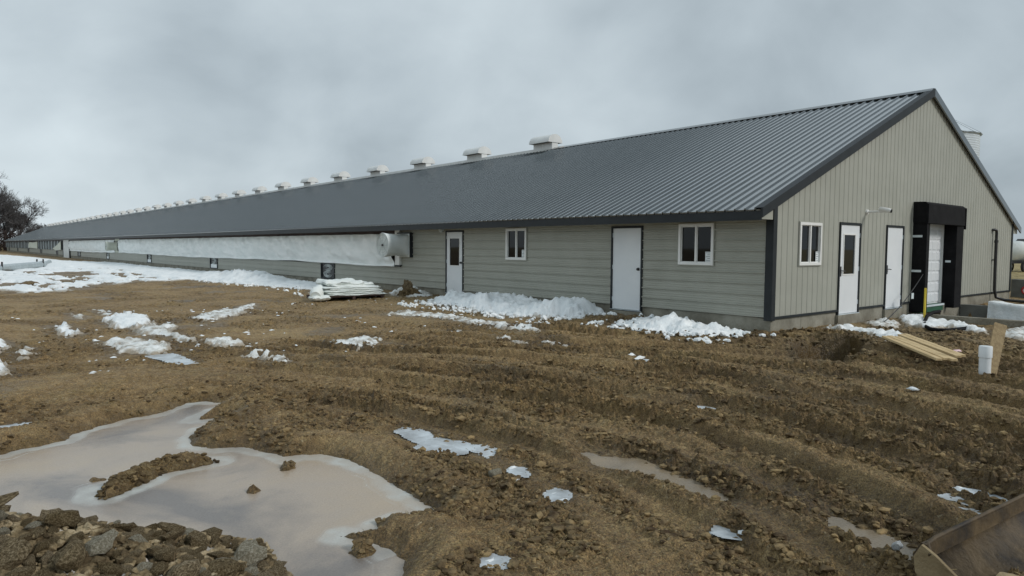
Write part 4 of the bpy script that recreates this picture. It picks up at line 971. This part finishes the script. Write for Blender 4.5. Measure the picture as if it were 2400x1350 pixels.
# ------------------------------------------------------------------ silo and trailer beyond
sx_, sy_ = 22.77, 4.99; si = empty('silo', (sx_, sy_, .2), 0, 'galvanised corrugated silo with a cone roof showing past the gable', 'silo')
n = 40; r0 = 1.90; zt = 7.12; prof = []
zq_ = 0.0
while zq_ < zt: prof.append((r0+.007*math.sin(zq_/.102*2*math.pi), zq_)); zq_ += .0255
vs, fs = [], []
for (rad, z_) in prof:
    for kk in range(n): a = 2*math.pi*kk/n; vs.append((rad*math.cos(a), rad*math.sin(a), z_))
for i in range(len(prof)-1):
    for kk in range(n): fs.append((i*n+kk, i*n+(kk+1) % n, (i+1)*n+(kk+1) % n, (i+1)*n+kk))
mb = MB(); mb.add(vs, fs, True); mb.build('shell', m_silo, si, fix=False)
for kk in range(20):
    a, b = 2*math.pi*kk/20, 2*math.pi*(kk+1)/20; mb = MB()
    def cp(an, rad, z_, h=0): return (rad*math.cos(an), rad*math.sin(an), z_+h*.3)
    zr0, zr1 = zt-.03, zt+1.16
    mb.add([cp(a, r0+.09, zr0, .04), cp(a+.03, r0+.09, zr0), cp(b, r0+.09, zr0), cp(b, .2, zr1), cp(a+.05, .2, zr1), cp(a, .2, zr1, .03)], [(0, 1, 4, 5), (1, 2, 3, 4)]); mb.build('roof_sheet', m_silo, si, fix=False)
mb = MB(); mb.tube([(0, 0, zt-.06), (0, 0, zt+1.12)], [r0+.07, .19], 40, caps=False); mb.build('roof_cone', m_silo, si)
mb = MB(); mb.tube([(0, 0, zt+1.12), (0, 0, zt+1.32)], .3, 16); mb.build('lid', m_silo, si)
mb = MB(); mb.tube([((r0+.05)*math.cos(a), (r0+.05)*math.sin(a), zt-.03) for a in np.linspace(0, 2*math.pi, n+1)], .018, 6, caps=False); mb.build('eave_ring', m_silo, si)
tr = empty('tank_trailer', (57.9, 9.35, .25), R(-14), 'pale tank trailer parked in the field beyond the barn', 'trailer')
mb = MB(); mb.prism([(.9*math.cos(a)*.95, 1.75+.85*math.sin(a)) for a in np.linspace(0, 2*math.pi, 21)[:-1]], 0, -3.0, 3.0, True); mb.build('tank', m_fibre, tr)
mb = MB(); mb.prism([(-1.2, 2.55), (-.9, 2.78), (.9, 2.78), (1.2, 2.55)], 1, -.35, .35); mb.build('hatch', m_blackm, tr)
mb = MB(); mb.box(-3.3, 3.1, -.5, .5, .72, .9); mb.build('chassis', m_blackm, tr)
for (x_, y0) in ((-1.9, -.95), (-.9, -.95), (1.9, -.95), (-1.9, .75), (-.9, .75), (1.9, .75)):
    mb = MB(); mb.tube([(x_, y0, .47), (x_, y0+.2, .47)], .47, 16); w_ = mb.build('wheel', m_rubber, tr)
    mb = MB(); mb.tube([(x_, y0-.01, .47), (x_, y0+.21, .47)], .2, 12); mb.build('rim', m_galv, w_)

# ------------------------------------------------------------------ folded white sheets on a pallet
tp = empty('sheet_pile', (-2.95, 13.45, .36), R(-3), 'heap of folded white plastic sheets dumped on a dark pallet by the wall', 'sheet pile')
mb = MB()
for q in range(5): mb.box(-1.0, 1.2, -.62+q*.28, -.46+q*.28, .06, .085)
for q in (-.95, .1, 1.1): mb.box(q-.05, q+.05, -.62, .66, -.02, .06)
mb.build('pallet', m_board, tp)
def fold(x0, x1, y0, y1, z0, th, seed, name='fold', amp=.05, tilt=0.0):
    nx, ny = 30, 14; U, Vv = np.meshgrid(np.linspace(0, 1, nx), np.linspace(0, 1, ny), indexing='ij')
    e1 = np.minimum(np.minimum(U, 1-U)*(x1-x0), np.minimum(Vv, 1-Vv)*(y1-y0)); rd = np.sqrt(np.clip(e1/(th*.6), 0, 1))
    X = x0+(x1-x0)*U + .07*fbm(Vv*3+seed, U*2, 3); Yv = y0+(y1-y0)*Vv + .07*fbm(U*4+seed, Vv*2+9, 3)
    wv = amp*fbm(U*3.2+seed, Vv*1.8, 3)+tilt*U
    top = z0+th*(.5+.5*rd)+wv+.02*np.abs(fbm(U*9+seed, Vv*4, 3)); botm = z0+th*(.5-.5*rd)+wv*.7
    Vt = np.stack([X, Yv, top], -1).reshape(-1, 3); Vb = np.stack([X, Yv, botm], -1).reshape(-1, 3); q = np.arange(nx*ny).reshape(nx, ny)
    Ft = np.stack([q[:-1, :-1], q[1:, :-1], q[1:, 1:], q[:-1, 1:]], -1).reshape(-1, 4)
    return np_mesh(name, np.vstack([Vt, Vb]), np.vstack([Ft, Ft[:, ::-1]+nx*ny]), m_sheet, True, tp)
for q in range(5): fold(-.85+.06*q*(q % 2), 1.28-.05*q-(.1 if q % 2 else 0), -.66+.03*q, .66, .075+.058*q, .075, q*3.7, amp=.03)
fold(-.55, 1.0, -.5, .6, .34, .13, 41, amp=.07, tilt=-.10)
fold(-.75, .55, -.42, .55, .40, .17, 57, amp=.12)
fold(.15, .95, -.35, .5, .36, .12, 71, amp=.08)
mb = MB()
for k, rad in enumerate((.0,)):
    pts = []; rs = []
    for q in np.linspace(0, 1, 12): pts.append((-1.22+.62*q, -.72+1.0*q, .13+.26*q+.03*math.sin(q*9))); rs.append(.15+.05*math.sin(q*5)+.035*math.sin(q*13))
    mb.tube(pts, rs, 14)
mb.build('rolled_sheet', m_sheet, tp)
fold(-1.35, -.75, -.85, -.35, -.02, .16, 83, amp=.05)

# soil clump beside the pile
def lump_mesh(name, m, seed, sub=3, amp=.25, flat=1.0, planes=10):
    rng = np.random.default_rng(seed); bm = bmesh.new(); bmesh.ops.create_icosphere(bm, subdivisions=sub, radius=1)
    nrm = rng.normal(size=(planes, 3)); nrm /= np.linalg.norm(nrm, axis=1)[:, None]; dist = rng.uniform(.55, .95, planes)
    for v in bm.verts:
        d_ = np.array(v.co); dots = nrm@d_; r_ = min([1.15]+[dist[i]/dots[i] for i in range(planes) if dots[i] > .15])
        r_ *= 1 + amp*float(fbm(np.array([d_[0]*2.1+seed+d_[2]*1.3]), np.array([d_[1]*2.1-d_[2]*.9]), 3)[0])
        v.co = Vector(d_*r_); v.co.z *= flat
    me = bpy.data.meshes.new(name); bm.to_mesh(me); bm.free(); me.materials.append(m); return me
me = lump_mesh('soil_clump', m_clod, 5, 4, .5); o = link(bpy.data.objects.new('soil_clump', me)); o.location = (-.95, 12.75, .62); o.scale = (.17, .17, .24); tag(o, 'upright brown soil clump standing in the dirty snow by the wall', 'soil clump')
me = lump_mesh('soil_clump', m_clod, 6, 4, .6); o = link(bpy.data.objects.new('soil_clump', me)); o.location = (-1.05, 12.55, .42); o.scale = (.36, .42, .2); tag(o, 'wide low brown soil clump under the upright clump', 'soil clump')

# ------------------------------------------------------------------ things lying on the mud
def far_pipe(p0, p1, r, label, mm):
    a, b = Vector(p0), Vector(p1); o = empty('drain_pipe', a, 0, label, 'pipe'); d_ = b-a
    mb = MB(); n = int(d_.length/.25); mb.tube([d_*q for q in np.linspace(0, 1, 3)], r, 14); mb.build('pipe', mm, o)
    mb = MB(); u = d_.normalized(); mb.tube([u*-.02, u*.25], r*1.12, 14); mb.build('collar', mm, o)
    return o
pp = far_pipe((-6.9, 57.2, .48), (-13.5, 37.5, .48), .24, 'large grey drain pipe with an upright strap half buried in the snow', m_pipegr)
mb = MB(); 
for q in (.03, .5):
    v = Vector((-13.5+6.9, 37.5-57.2, 0))*q; mb.box(v.x-.25, v.x-.15, v.y-.05, v.y+.05, -.3, .42); mb.box(v.x+.15, v.x+.25, v.y-.05, v.y+.05, -.3, .42)
mb.build('strap', m_blackm, pp)
far_pipe((-4.9, 72.0, .38), (-7.0, 58.6, .36), .17, 'thinner grey drain pipe in the snow beyond the large one', m_pipegr)

# lumber
lp = [Vector((-.52, -2.41, 0)), Vector((-2.08, -3.72, 0))]; dl = (lp[1]-lp[0]); ang = math.atan2(dl.y, dl.x)
brd = MB(); brd.box(0, 2.2, -.0445, .0445, 0, .038); bm_ = brd.mesh('board', m_wood)
bd_ = bmesh.new(); bd_.from_mesh(bm_); bmesh.ops.bevel(bd_, geom=bd_.edges[:], offset=.004, segments=1, affect='EDGES'); bd_.to_mesh(bm_); bd_.free()
BL_ = [(0, 0, .50, 0, 'front board of the fresh lumber stack, lying at its muddy edge'), (.10, .04, .503, .006, 'second fresh board from the muddy front edge of the lumber stack'),
       (.205, -.02, .50, -.006, 'fresh board in the middle of the lumber stack beside the gap'), (.40, .42, .49, .012, 'fresh board next to the back one in the lumber stack'), (.505, .50, .492, .004, 'back board of the fresh lumber stack, touching the snow')]
for (o_, b_, z, da, lab) in BL_:
    o = link(bpy.data.objects.new('board', bm_)); o.location = (-.50+.64*o_+.77*b_, -2.42-.77*o_+.64*b_, z); o.rotation_euler = (0, R(1.2), ang+da); tag(o, lab, 'board', 'fresh boards stacked by the pit')
pv = empty('standpipe', (-2.05, -4.36, .2), 0, 'capped white plastic pipe standing in the mud beside a leaning stake', 'pipe')
mb = MB(); mb.tube([(0, 0, -.1), (0, 0, .42)], [.070, .074], 24); mb.build('pipe', m_pvc, pv)
mb = MB(); mb.tube([(0, 0, .36), (0, 0, .50), (0, 0, .515)], [.082, .082, .076], 24); mb.build('cap', m_pvc, pv)
st = MB(); a = Vector((-2.19, -4.43, .12)); b = Vector((-1.44, -4.36, .975)); d_ = (b-a).normalized(); sdv = Vector((.62, -.78, 0)).normalized(); sdv = (sdv-d_*sdv.dot(d_)).normalized(); nv = d_.cross(sdv)
vs = []
for p_, w_ in ((a, .075), (b, .078)):
    for s1, s2 in ((-1, -1), (1, -1), (1, 1), (-1, 1)): vs.append(p_+sdv*w_*s1+nv*.02*s2)
st.add(vs, [(0, 1, 2, 3), (7, 6, 5, 4), (0, 4, 5, 1), (1, 5, 6, 2), (2, 6, 7, 3), (3, 7, 4, 0)]); tag(st.build('stake', m_oldwood, None, bevel=.004), 'rough brown board driven into the mud leaning over the white pipe', 'stake')
me = lump_mesh('insulation_scrap', m_pink, 21, 3, .5, .3); o = link(bpy.data.objects.new('insulation_scrap', me)); o.location = (-.15, -3.42, ground_z(-.15, -3.42)+.03); o.scale = (.16, .11, .12); tag(o, 'scrap of pale pink foam lying on the mud behind the white pipe', 'foam scrap')
me = lump_mesh('stone', m_pale, 33, 3, .15, .8); o = link(bpy.data.objects.new('stone', me)); o.location = (-9.93, -3.36, ground_z(-9.93, -3.36)+.025); o.scale = (.052, .046, .05); tag(o, 'round pale stone lying alone on the mud right of the pond', 'stone')
me = lump_mesh('stone', m_snow, 34, 3, .3, .9); o = link(bpy.data.objects.new('stone', me)); o.location = (-9.12, -5.92, ground_z(-9.12, -5.92)+.03); o.scale = (.035, .03, .035); tag(o, 'small white lump lying beside the corner of the muddy bucket', 'stone')

# ------------------------------------------------------------------ machine bucket in the corner
bk = empty('loader_bucket', (-9.50, -6.22, .30), R(-6), 'mud-caked steel loader bucket resting on the ground at the frame corner', 'bucket')
prof = [(-.95, .02), (-.50, .015), (-.20, .02), (-.02, .10), (.07, .24), (.08, .36), (.045, .47)]   # (local y, z): lip, floor, heel, back, rim
prof = [(a_, b_*.64) for a_, b_ in prof]; LBK = 1.9
def shell(off):
    vs = []
    for xk in (0, LBK):
        for (py, pz) in prof: vs.append((xk, py, pz))
    return vs
n = len(prof); mb = MB(); vs = shell(0); th_ = .018
vs2 = [(x_, y0+th_*.7, z_-th_ if k_ % n < 3 else z_) for k_, (x_, y0, z_) in enumerate(vs)]
mb.add(vs+vs2, [(i, i+1, n+i+1, n+i) for i in range(n-1)]+[(2*n+i+1, 2*n+i, 3*n+i, 3*n+i+1) for i in range(n-1)]+[(i, 2*n+i, 2*n+i+1, i+1) for i in range(n-1)], True)
mb.build('bucket_shell', m_steelm, bk)
mb = MB(); side = [(p_[0], p_[1]*.64) for p_ in [(-.80, .02), (-.20, .022), (-.02, .10), (.07, .24), (.08, .36), (.045, .47), (-.02, .42), (-.16, .27), (-.45, .12)]]
mb.prism(side, 0, -.022, .0); mb.build('side_plate', m_tan, bk, bevel=.004)
mb = MB(); mb.tube([(-.02, .0, .262), (.03, .04, .295), (.12, .045, .303), (LBK, .045, .306)], .011, 8); mb.box(0, LBK, .03, .058, .225, .30); mb.build('rim_bar', m_steelm, bk)
mb = MB(); mb.box(-.02, LBK, -1.05, -.80, .022, .034); mb.build('cutting_edge', m_steeld, bk)
mp_ = []
for k_ in range(1):
    nx, ny = 40, 30; U, Vv = np.meshgrid(np.linspace(0, 1, nx), np.linspace(0, 1, ny), indexing='ij')
    X = .01+1.6*U; Yv = -.93+.83*Vv; H = .03+.035*smooth(-.1, .5, fbm(U*5, Vv*4, 4))+.05*(1-U)*Vv*(.4+fbm(U*3+4, Vv*3, 3)) - .05*smooth(.3, .9, U)
    q = np.arange(nx*ny).reshape(nx, ny); Fq = np.stack([q[:-1, :-1], q[1:, :-1], q[1:, 1:], q[:-1, 1:]], -1).reshape(-1, 4)
    np_mesh('mud_cake', np.stack([X, Yv, H], -1).reshape(-1, 3), Fq, m_tan, True, bk)

# ------------------------------------------------------------------ heap of clods by the pond
RIDGE = [(-15.4, -2.9, .50), (-14.2, -3.0, .50), (-12.98, -3.3, .455), (-12.63, -3.6, .40), (-12.30, -4.0, .27), (-12.10, -4.3, .16), (-11.95, -4.5, .02)]
def heap_z(x, y):
    best = 0
    for (ax, ay, ah), (bx_, by_, bh) in zip(RIDGE[:-1], RIDGE[1:]):
        ex, ey = bx_-ax, by_-ay; t = min(1, max(0, ((x-ax)*ex+(y-ay)*ey)/(ex*ex+ey*ey))); px, py = ax+t*ex, ay+t*ey
        dd = math.hypot(x-px, y-py); front = (x-px)*(-ey)+(y-py)*ex < 0
        best = max(best, ah+(bh-ah)*t - dd*(.30 if front else .95) - (0 if front else .04*(dd > .05)))
    return best
def in_frame(p, mx=1.03):
    v = Vector(p)-CAM; dz = v.dot(fw); px, py = v.dot(r2)/dz*1609.66/1200, v.dot(u2)/dz*1609.66/675
    return abs(px) < mx and py > -mx
random.seed(5)
RM = [lump_mesh('clod', m_rock, 100+i, 2, .42, .8, 9) for i in range(14)]; PM = [lump_mesh('rock', m_pale, 200+i, 2, .3, .75, 9) for i in range(4)]
cand = []
for k_ in range(5200):
    x, y = random.uniform(-14.2, -11.8), random.uniform(-5.0, -2.5)
    h = heap_z(x, y)
    if h < .01 or not in_frame((x, y, .3+h)): continue
    cand.append((x, y, h))
placed = []; n_r = 0
for (x, y, h) in cand:
    s_ = random.choice((.024, .028, .034, .04, .047, .055, .065, .08, .10)) * random.uniform(.85, 1.15)
    if any(math.hypot(x-a, y-b) < (s_+c_)*.66 for a, b, c_ in placed): continue
    placed.append((x, y, s_))
placed.sort(key=lambda p: -p[2]/math.hypot(p[0]-CAM.x, p[1]-CAM.y)); placed = placed[:290]
for i, (x, y, s_) in enumerate(placed):
    pale = random.random() < .12
    me = random.choice(PM if pale else RM)
    o = link(bpy.data.objects.new('rock' if pale else 'clod', me)); o.location = (x, y, .28+heap_z(x, y)+s_*.2)
    o.scale = (s_*random.uniform(.8, 1.35), s_*random.uniform(.8, 1.3), s_*random.uniform(.7, 1.1)); o.rotation_euler = (random.uniform(-.6, .6), random.uniform(-.6, .6), random.uniform(0, 6.3))
    if pale: tag(o, 'pale grey rock lying among the clods of the heap by the pond', 'rock', 'pale rocks in the heap by the pond')
    else: tag(o, 'brown earth clod in the heap at the pond edge', 'clod', 'earth clods in the heap by the pond')
slab = lump_mesh('rock_slab', m_rock, 400, 3, .2, .35, 12); o = link(bpy.data.objects.new('rock_slab', slab)); o.location = (-13.03, -3.42, .80); o.scale = (.15, .09, .10); o.rotation_euler = (.1, -.42, .3); tag(o, 'flat brown slab tilted on top of the clod heap', 'rock')
# fine rubble between them, and the core of the heap
def rubble(name, n, pick, s0, s1, m, seed, flat=.7):
    rng = np.random.default_rng(seed)
    ico = bmesh.new(); bmesh.ops.create_icosphere(ico, subdivisions=1, radius=1); iv = np.array([v.co[:] for v in ico.verts]); fi = np.array([[v.index for v in f.verts] for f in ico.faces]); ico.free()
    Vs, Fs = [], []
    for k_ in range(n):
        p = pick(rng)
        if p is None: continue
        x, y, z = p; s_ = rng.uniform(s0, s1)*rng.uniform(.6, 1)
        q = iv*rng.uniform(.55, 1.15, (len(iv), 1))*np.array([s_*rng.uniform(.7, 1.4), s_*rng.uniform(.7, 1.4), s_*flat])
        a = rng.uniform(0, 6.28); ca, sa = math.cos(a), math.sin(a)
        q = np.stack([q[:, 0]*ca-q[:, 1]*sa, q[:, 0]*sa+q[:, 1]*ca, q[:, 2]], -1)+np.array([x, y, z+s_*.15])
        Fs.append(fi+len(Vs)*len(iv)); Vs.append(q)
    o = np_mesh(name, np.vstack(Vs), np.vstack(Fs), m, False); tag(o, kind='stuff'); return o
def pick_heap(rng):
    x, y = rng.uniform(-14.4, -11.8), rng.uniform(-5.4, -2.3); h = heap_z(x, y)
    return (x, y, .275+h) if h > .005 else None
rubble('heap_rubble', 15000, pick_heap, .010, .042, m_rock, 3)
gx_, gy_ = np.meshgrid(np.linspace(-15.3, -11.7, 110), np.linspace(-5.6, -1.9, 110), indexing='ij')
hz = np.vectorize(heap_z)(gx_, gy_); zz2 = np.where(hz > 0, .25+hz+.03*fbm(gx_*9, gy_*9, 3), .05); q = np.arange(110*110).reshape(110, 110)
kq = (hz[:-1, :-1] > 0) | (hz[1:, 1:] > 0); Fq = np.stack([q[:-1, :-1][kq], q[1:, :-1][kq], q[1:, 1:][kq], q[:-1, 1:][kq]], -1)
tag(np_mesh('heap_core', np.stack([gx_, gy_, zz2], -1).reshape(-1, 3), Fq, m_rock), kind='stuff')
# clods, pebbles and straw over the mud
XYZ = np.stack([GX[:, :ND], GY[:, :ND], Z[:, :ND]], -1)
def pick_mud(rng, rmin=2.6, rmax=24, thr=-.05):
    r_ = rmin*(rmax/rmin)**rng.uniform(0, 1); j = rng.integers(0, ND); i = int(np.searchsorted(RR, r_)); x, y, z = XYZ[i, j]
    if x > -.1 and y > -.1: return None
    if LOOSE_DARK[i, j] < thr or z < .215: return None
    if (x+12.7)**2/2.2+(y+1.5)**2/4 < .9 and z < .24: return None
    return x, y, z
rubble('mud_clods', 30000, lambda g: pick_mud(g, thr=.25, rmax=20), .010, .040, m_mudc, 8)
rubble('mud_clods', 5000, lambda g: pick_mud(g, 3.2, 24, .45), .026, .062, m_mudc, 88, .5)
def pick_isle(rng):
    x, y = rng.uniform(-12.4, -11.3), rng.uniform(-1.85, -1.1)
    dq = sdf(ISLE, np.array([x]), np.array([y]))[0]
    return (x, y, .205+min(.08, max(0, dq)*.9)) if dq > -.015 else None
rubble('isle_clods', 1500, pick_isle, .012, .035, m_clod, 18)
def pick_pit(rng):
    x, y = rng.uniform(-2.2, 3.8), rng.uniform(-4.2, -.6); return x, y, ground_z(x, y)
rubble('spoil_clods', 1300, pick_pit, .02, .075, m_clod, 9)
def pick_bank(rng):
    x, y = rng.uniform(-2.4, 1.5), rng.uniform(-.35, 1.6); 
    if x > -.05 and y > -.05: return None
    return x, y, ground_z(x, y)
rubble('bank_clods', 500, pick_bank, .02, .08, m_clod, 10)
def pick_chunk(rng):
    q = rng.uniform(0, 1)
    if q < .45: y = rng.uniform(3.9, 10.8); x = rng.uniform(-2.9, -.3)
    elif q < .65: y = rng.uniform(-.3, 3.2); x = rng.uniform(-2.4, -.2)
    else: y = rng.uniform(15.5, 40); x = rng.uniform(-3.6, -.3)
    return x, y, ground_z(x, y)+.02
rubble('snow_chunks', 1100, pick_chunk, .02, .11, m_snow, 44, .8)
rng = np.random.default_rng(12); Vs, Fs = [], []
for k_ in range(14000):
    p = pick_mud(rng, 2.8, 14, -1)
    if p is None: continue
    a = rng.uniform(0, 3.14); l_ = rng.uniform(.006, .022); w_ = rng.uniform(.0012, .003); t_ = rng.uniform(-.5, .5)
    dx, dy = math.cos(a), math.sin(a); x, y, z = p; z += .008; k0 = len(Vs)
    Vs += [(x-dx*l_-dy*w_, y-dy*l_+dx*w_, z-t_*l_), (x-dx*l_+dy*w_, y-dy*l_-dx*w_, z-t_*l_), (x+dx*l_, y+dy*l_, z+t_*l_+.004), (x, y, z+.005)]
    Fs += [(k0, k0+1, k0+2), (k0+1, k0+2, k0+3), (k0, k0+2, k0+3)]
tag(np_mesh('straw_bits', np.array(Vs), np.array(Fs), m_straw, False), kind='stuff')
# pebble-sized stones on the snowy stretch
for (x, y, s_, lab) in ((-11.6, 27.2, .30, 'dark clod poking out of the snow at its muddy edge near the frame side'), (-10.2, 28.5, .34, 'dark clod in the snow below the large grey pipe'), (-8.6, 29.2, .30, 'dark clod in the snow near the tip of the snowy stretch')):
    me = lump_mesh('clod', m_clod, int(s_*1000)+int(-x), 3, .4, .7); o = link(bpy.data.objects.new('clod', me)); o.location = (x, y, .30); o.scale = (s_, s_*.8, s_*.6); tag(o, lab, 'clod')

# ------------------------------------------------------------------ trees beyond the far end
def tree(loc, H, spread, label, seed, lean=0.0):
    rng = random.Random(seed); t = empty('bare_tree', loc, 0, label, 'tree', None)
    tr_, tw = MB(), MB()
    def grow(p, d_, length, rad, lev):
        pts = [p]; q = Vector(p); dd = Vector(d_)
        ns = 4 if lev < 2 else 3
        for i in range(ns):
            dd = (dd+Vector((rng.uniform(-.22, .22), rng.uniform(-.22, .22), rng.uniform(-.06, .16)))).normalized(); q = q+dd*length/ns; pts.append(Vector(q))
        rs = [rad*(1-.5*i/ns) for i in range(ns+1)]
        (tr_ if lev < 3 else tw).tube(pts, rs, 6 if lev < 2 else 3, caps=False, smooth=lev < 2)
        if lev >= 5: return
        nb = (8, 6, 5, 5, 4)[lev]
        for k in range(nb):
            f = rng.uniform(.35, 1.0) if lev else rng.uniform(.22, 1.0); i = min(int(f*ns), ns-1); b = pts[i]+(pts[i+1]-pts[i])*(f*ns-i)
            az = rng.uniform(0, 6.28); tilt = rng.uniform(.45, 1.05)*spread
            a_ = dd.orthogonal().normalized(); b_ = dd.cross(a_); nd = (dd*math.cos(tilt)+(a_*math.cos(az)+b_*math.sin(az))*math.sin(tilt)+Vector((0, 0, .12))).normalized()
            grow(b, nd, length*rng.uniform(.50, .72), max(rad*.52, .024), lev+1)
    grow(Vector((0, 0, 0)), (lean, 0, 1), H*.46, H*.022, 0)
    tr_.build('trunk', m_bark, t, fix=False); tw.build('crown', m_twig, t, fix=False)
    return t
tree((-9.5, 216, 0), 26, 1.0, 'tallest bare tree at the edge of the frame beyond the barn end', 1)
tree((-5.0, 226, 0), 24, 1.0, 'bare tree standing behind the tallest one', 2)
tree((-1.0, 219, 0), 22, 1.0, 'wide bare tree just above the far eave', 3, .05)
tree((4.2, 224, 0), 16, 1.15, 'low spreading bare tree over the far roof corner', 4, .2)
tree((8.8, 228, 0), 10, 1.1, 'small reddish bare tree peeping over the far ridge end', 5, .2)
tree((-15.0, 222, 0), 27, 1.0, 'bare tree partly outside the frame beyond the barn end', 6)
rng = random.Random(9); tree((-7.0, 236, 0), 25, 1.0, 'bare tree showing between the two tallest ones beyond the barn end', 7)
tree((1.5, 233, 0), 19, 1.1, 'bare tree behind the wide one over the far eave', 8, .1)
mb = MB()
for k_ in range(4200):
    x, y = rng.uniform(-24, 12), rng.uniform(206, 238); hh = (11-max(0, x+8)*.42+rng.uniform(-1.2, 1.0))*.95; z0 = rng.uniform(0, max(.3, hh*.75)); a = rng.uniform(0, 6.28); l_ = rng.uniform(.8, 2.2)
    d_ = Vector((math.cos(a)*.6, math.sin(a)*.6, rng.uniform(.3, 1))).normalized()*l_
    mb.tube([(x, y, z0), Vector((x, y, z0))+d_], [rng.uniform(.05, .13), .02], 3, caps=False, smooth=False)
tag(mb.build('brush', m_brush, fix=False), kind='stuff')
sd_ = empty('shed', (-5.0, 207.5, 0), 0, 'pale little shed half hidden beyond the far barn end', 'shed')
mb = MB(); mb.box(-3, 3, -1.5, 1.5, 1.4, 2.9); mb.build('wall', m_cream, sd_)
mb = MB(); mb.box(-3.05, 3.05, -1.55, 1.55, -.3, 1.4); mb.build('dark_base', m_brush, sd_)
mb = MB(); mb.prism([(-3.3, 2.9), (0, 3.5), (3.3, 2.9), (3.3, 2.85), (0, 3.4), (-3.3, 2.85)], 1, -1.7, 1.7); mb.build('roof', m_galv, sd_)
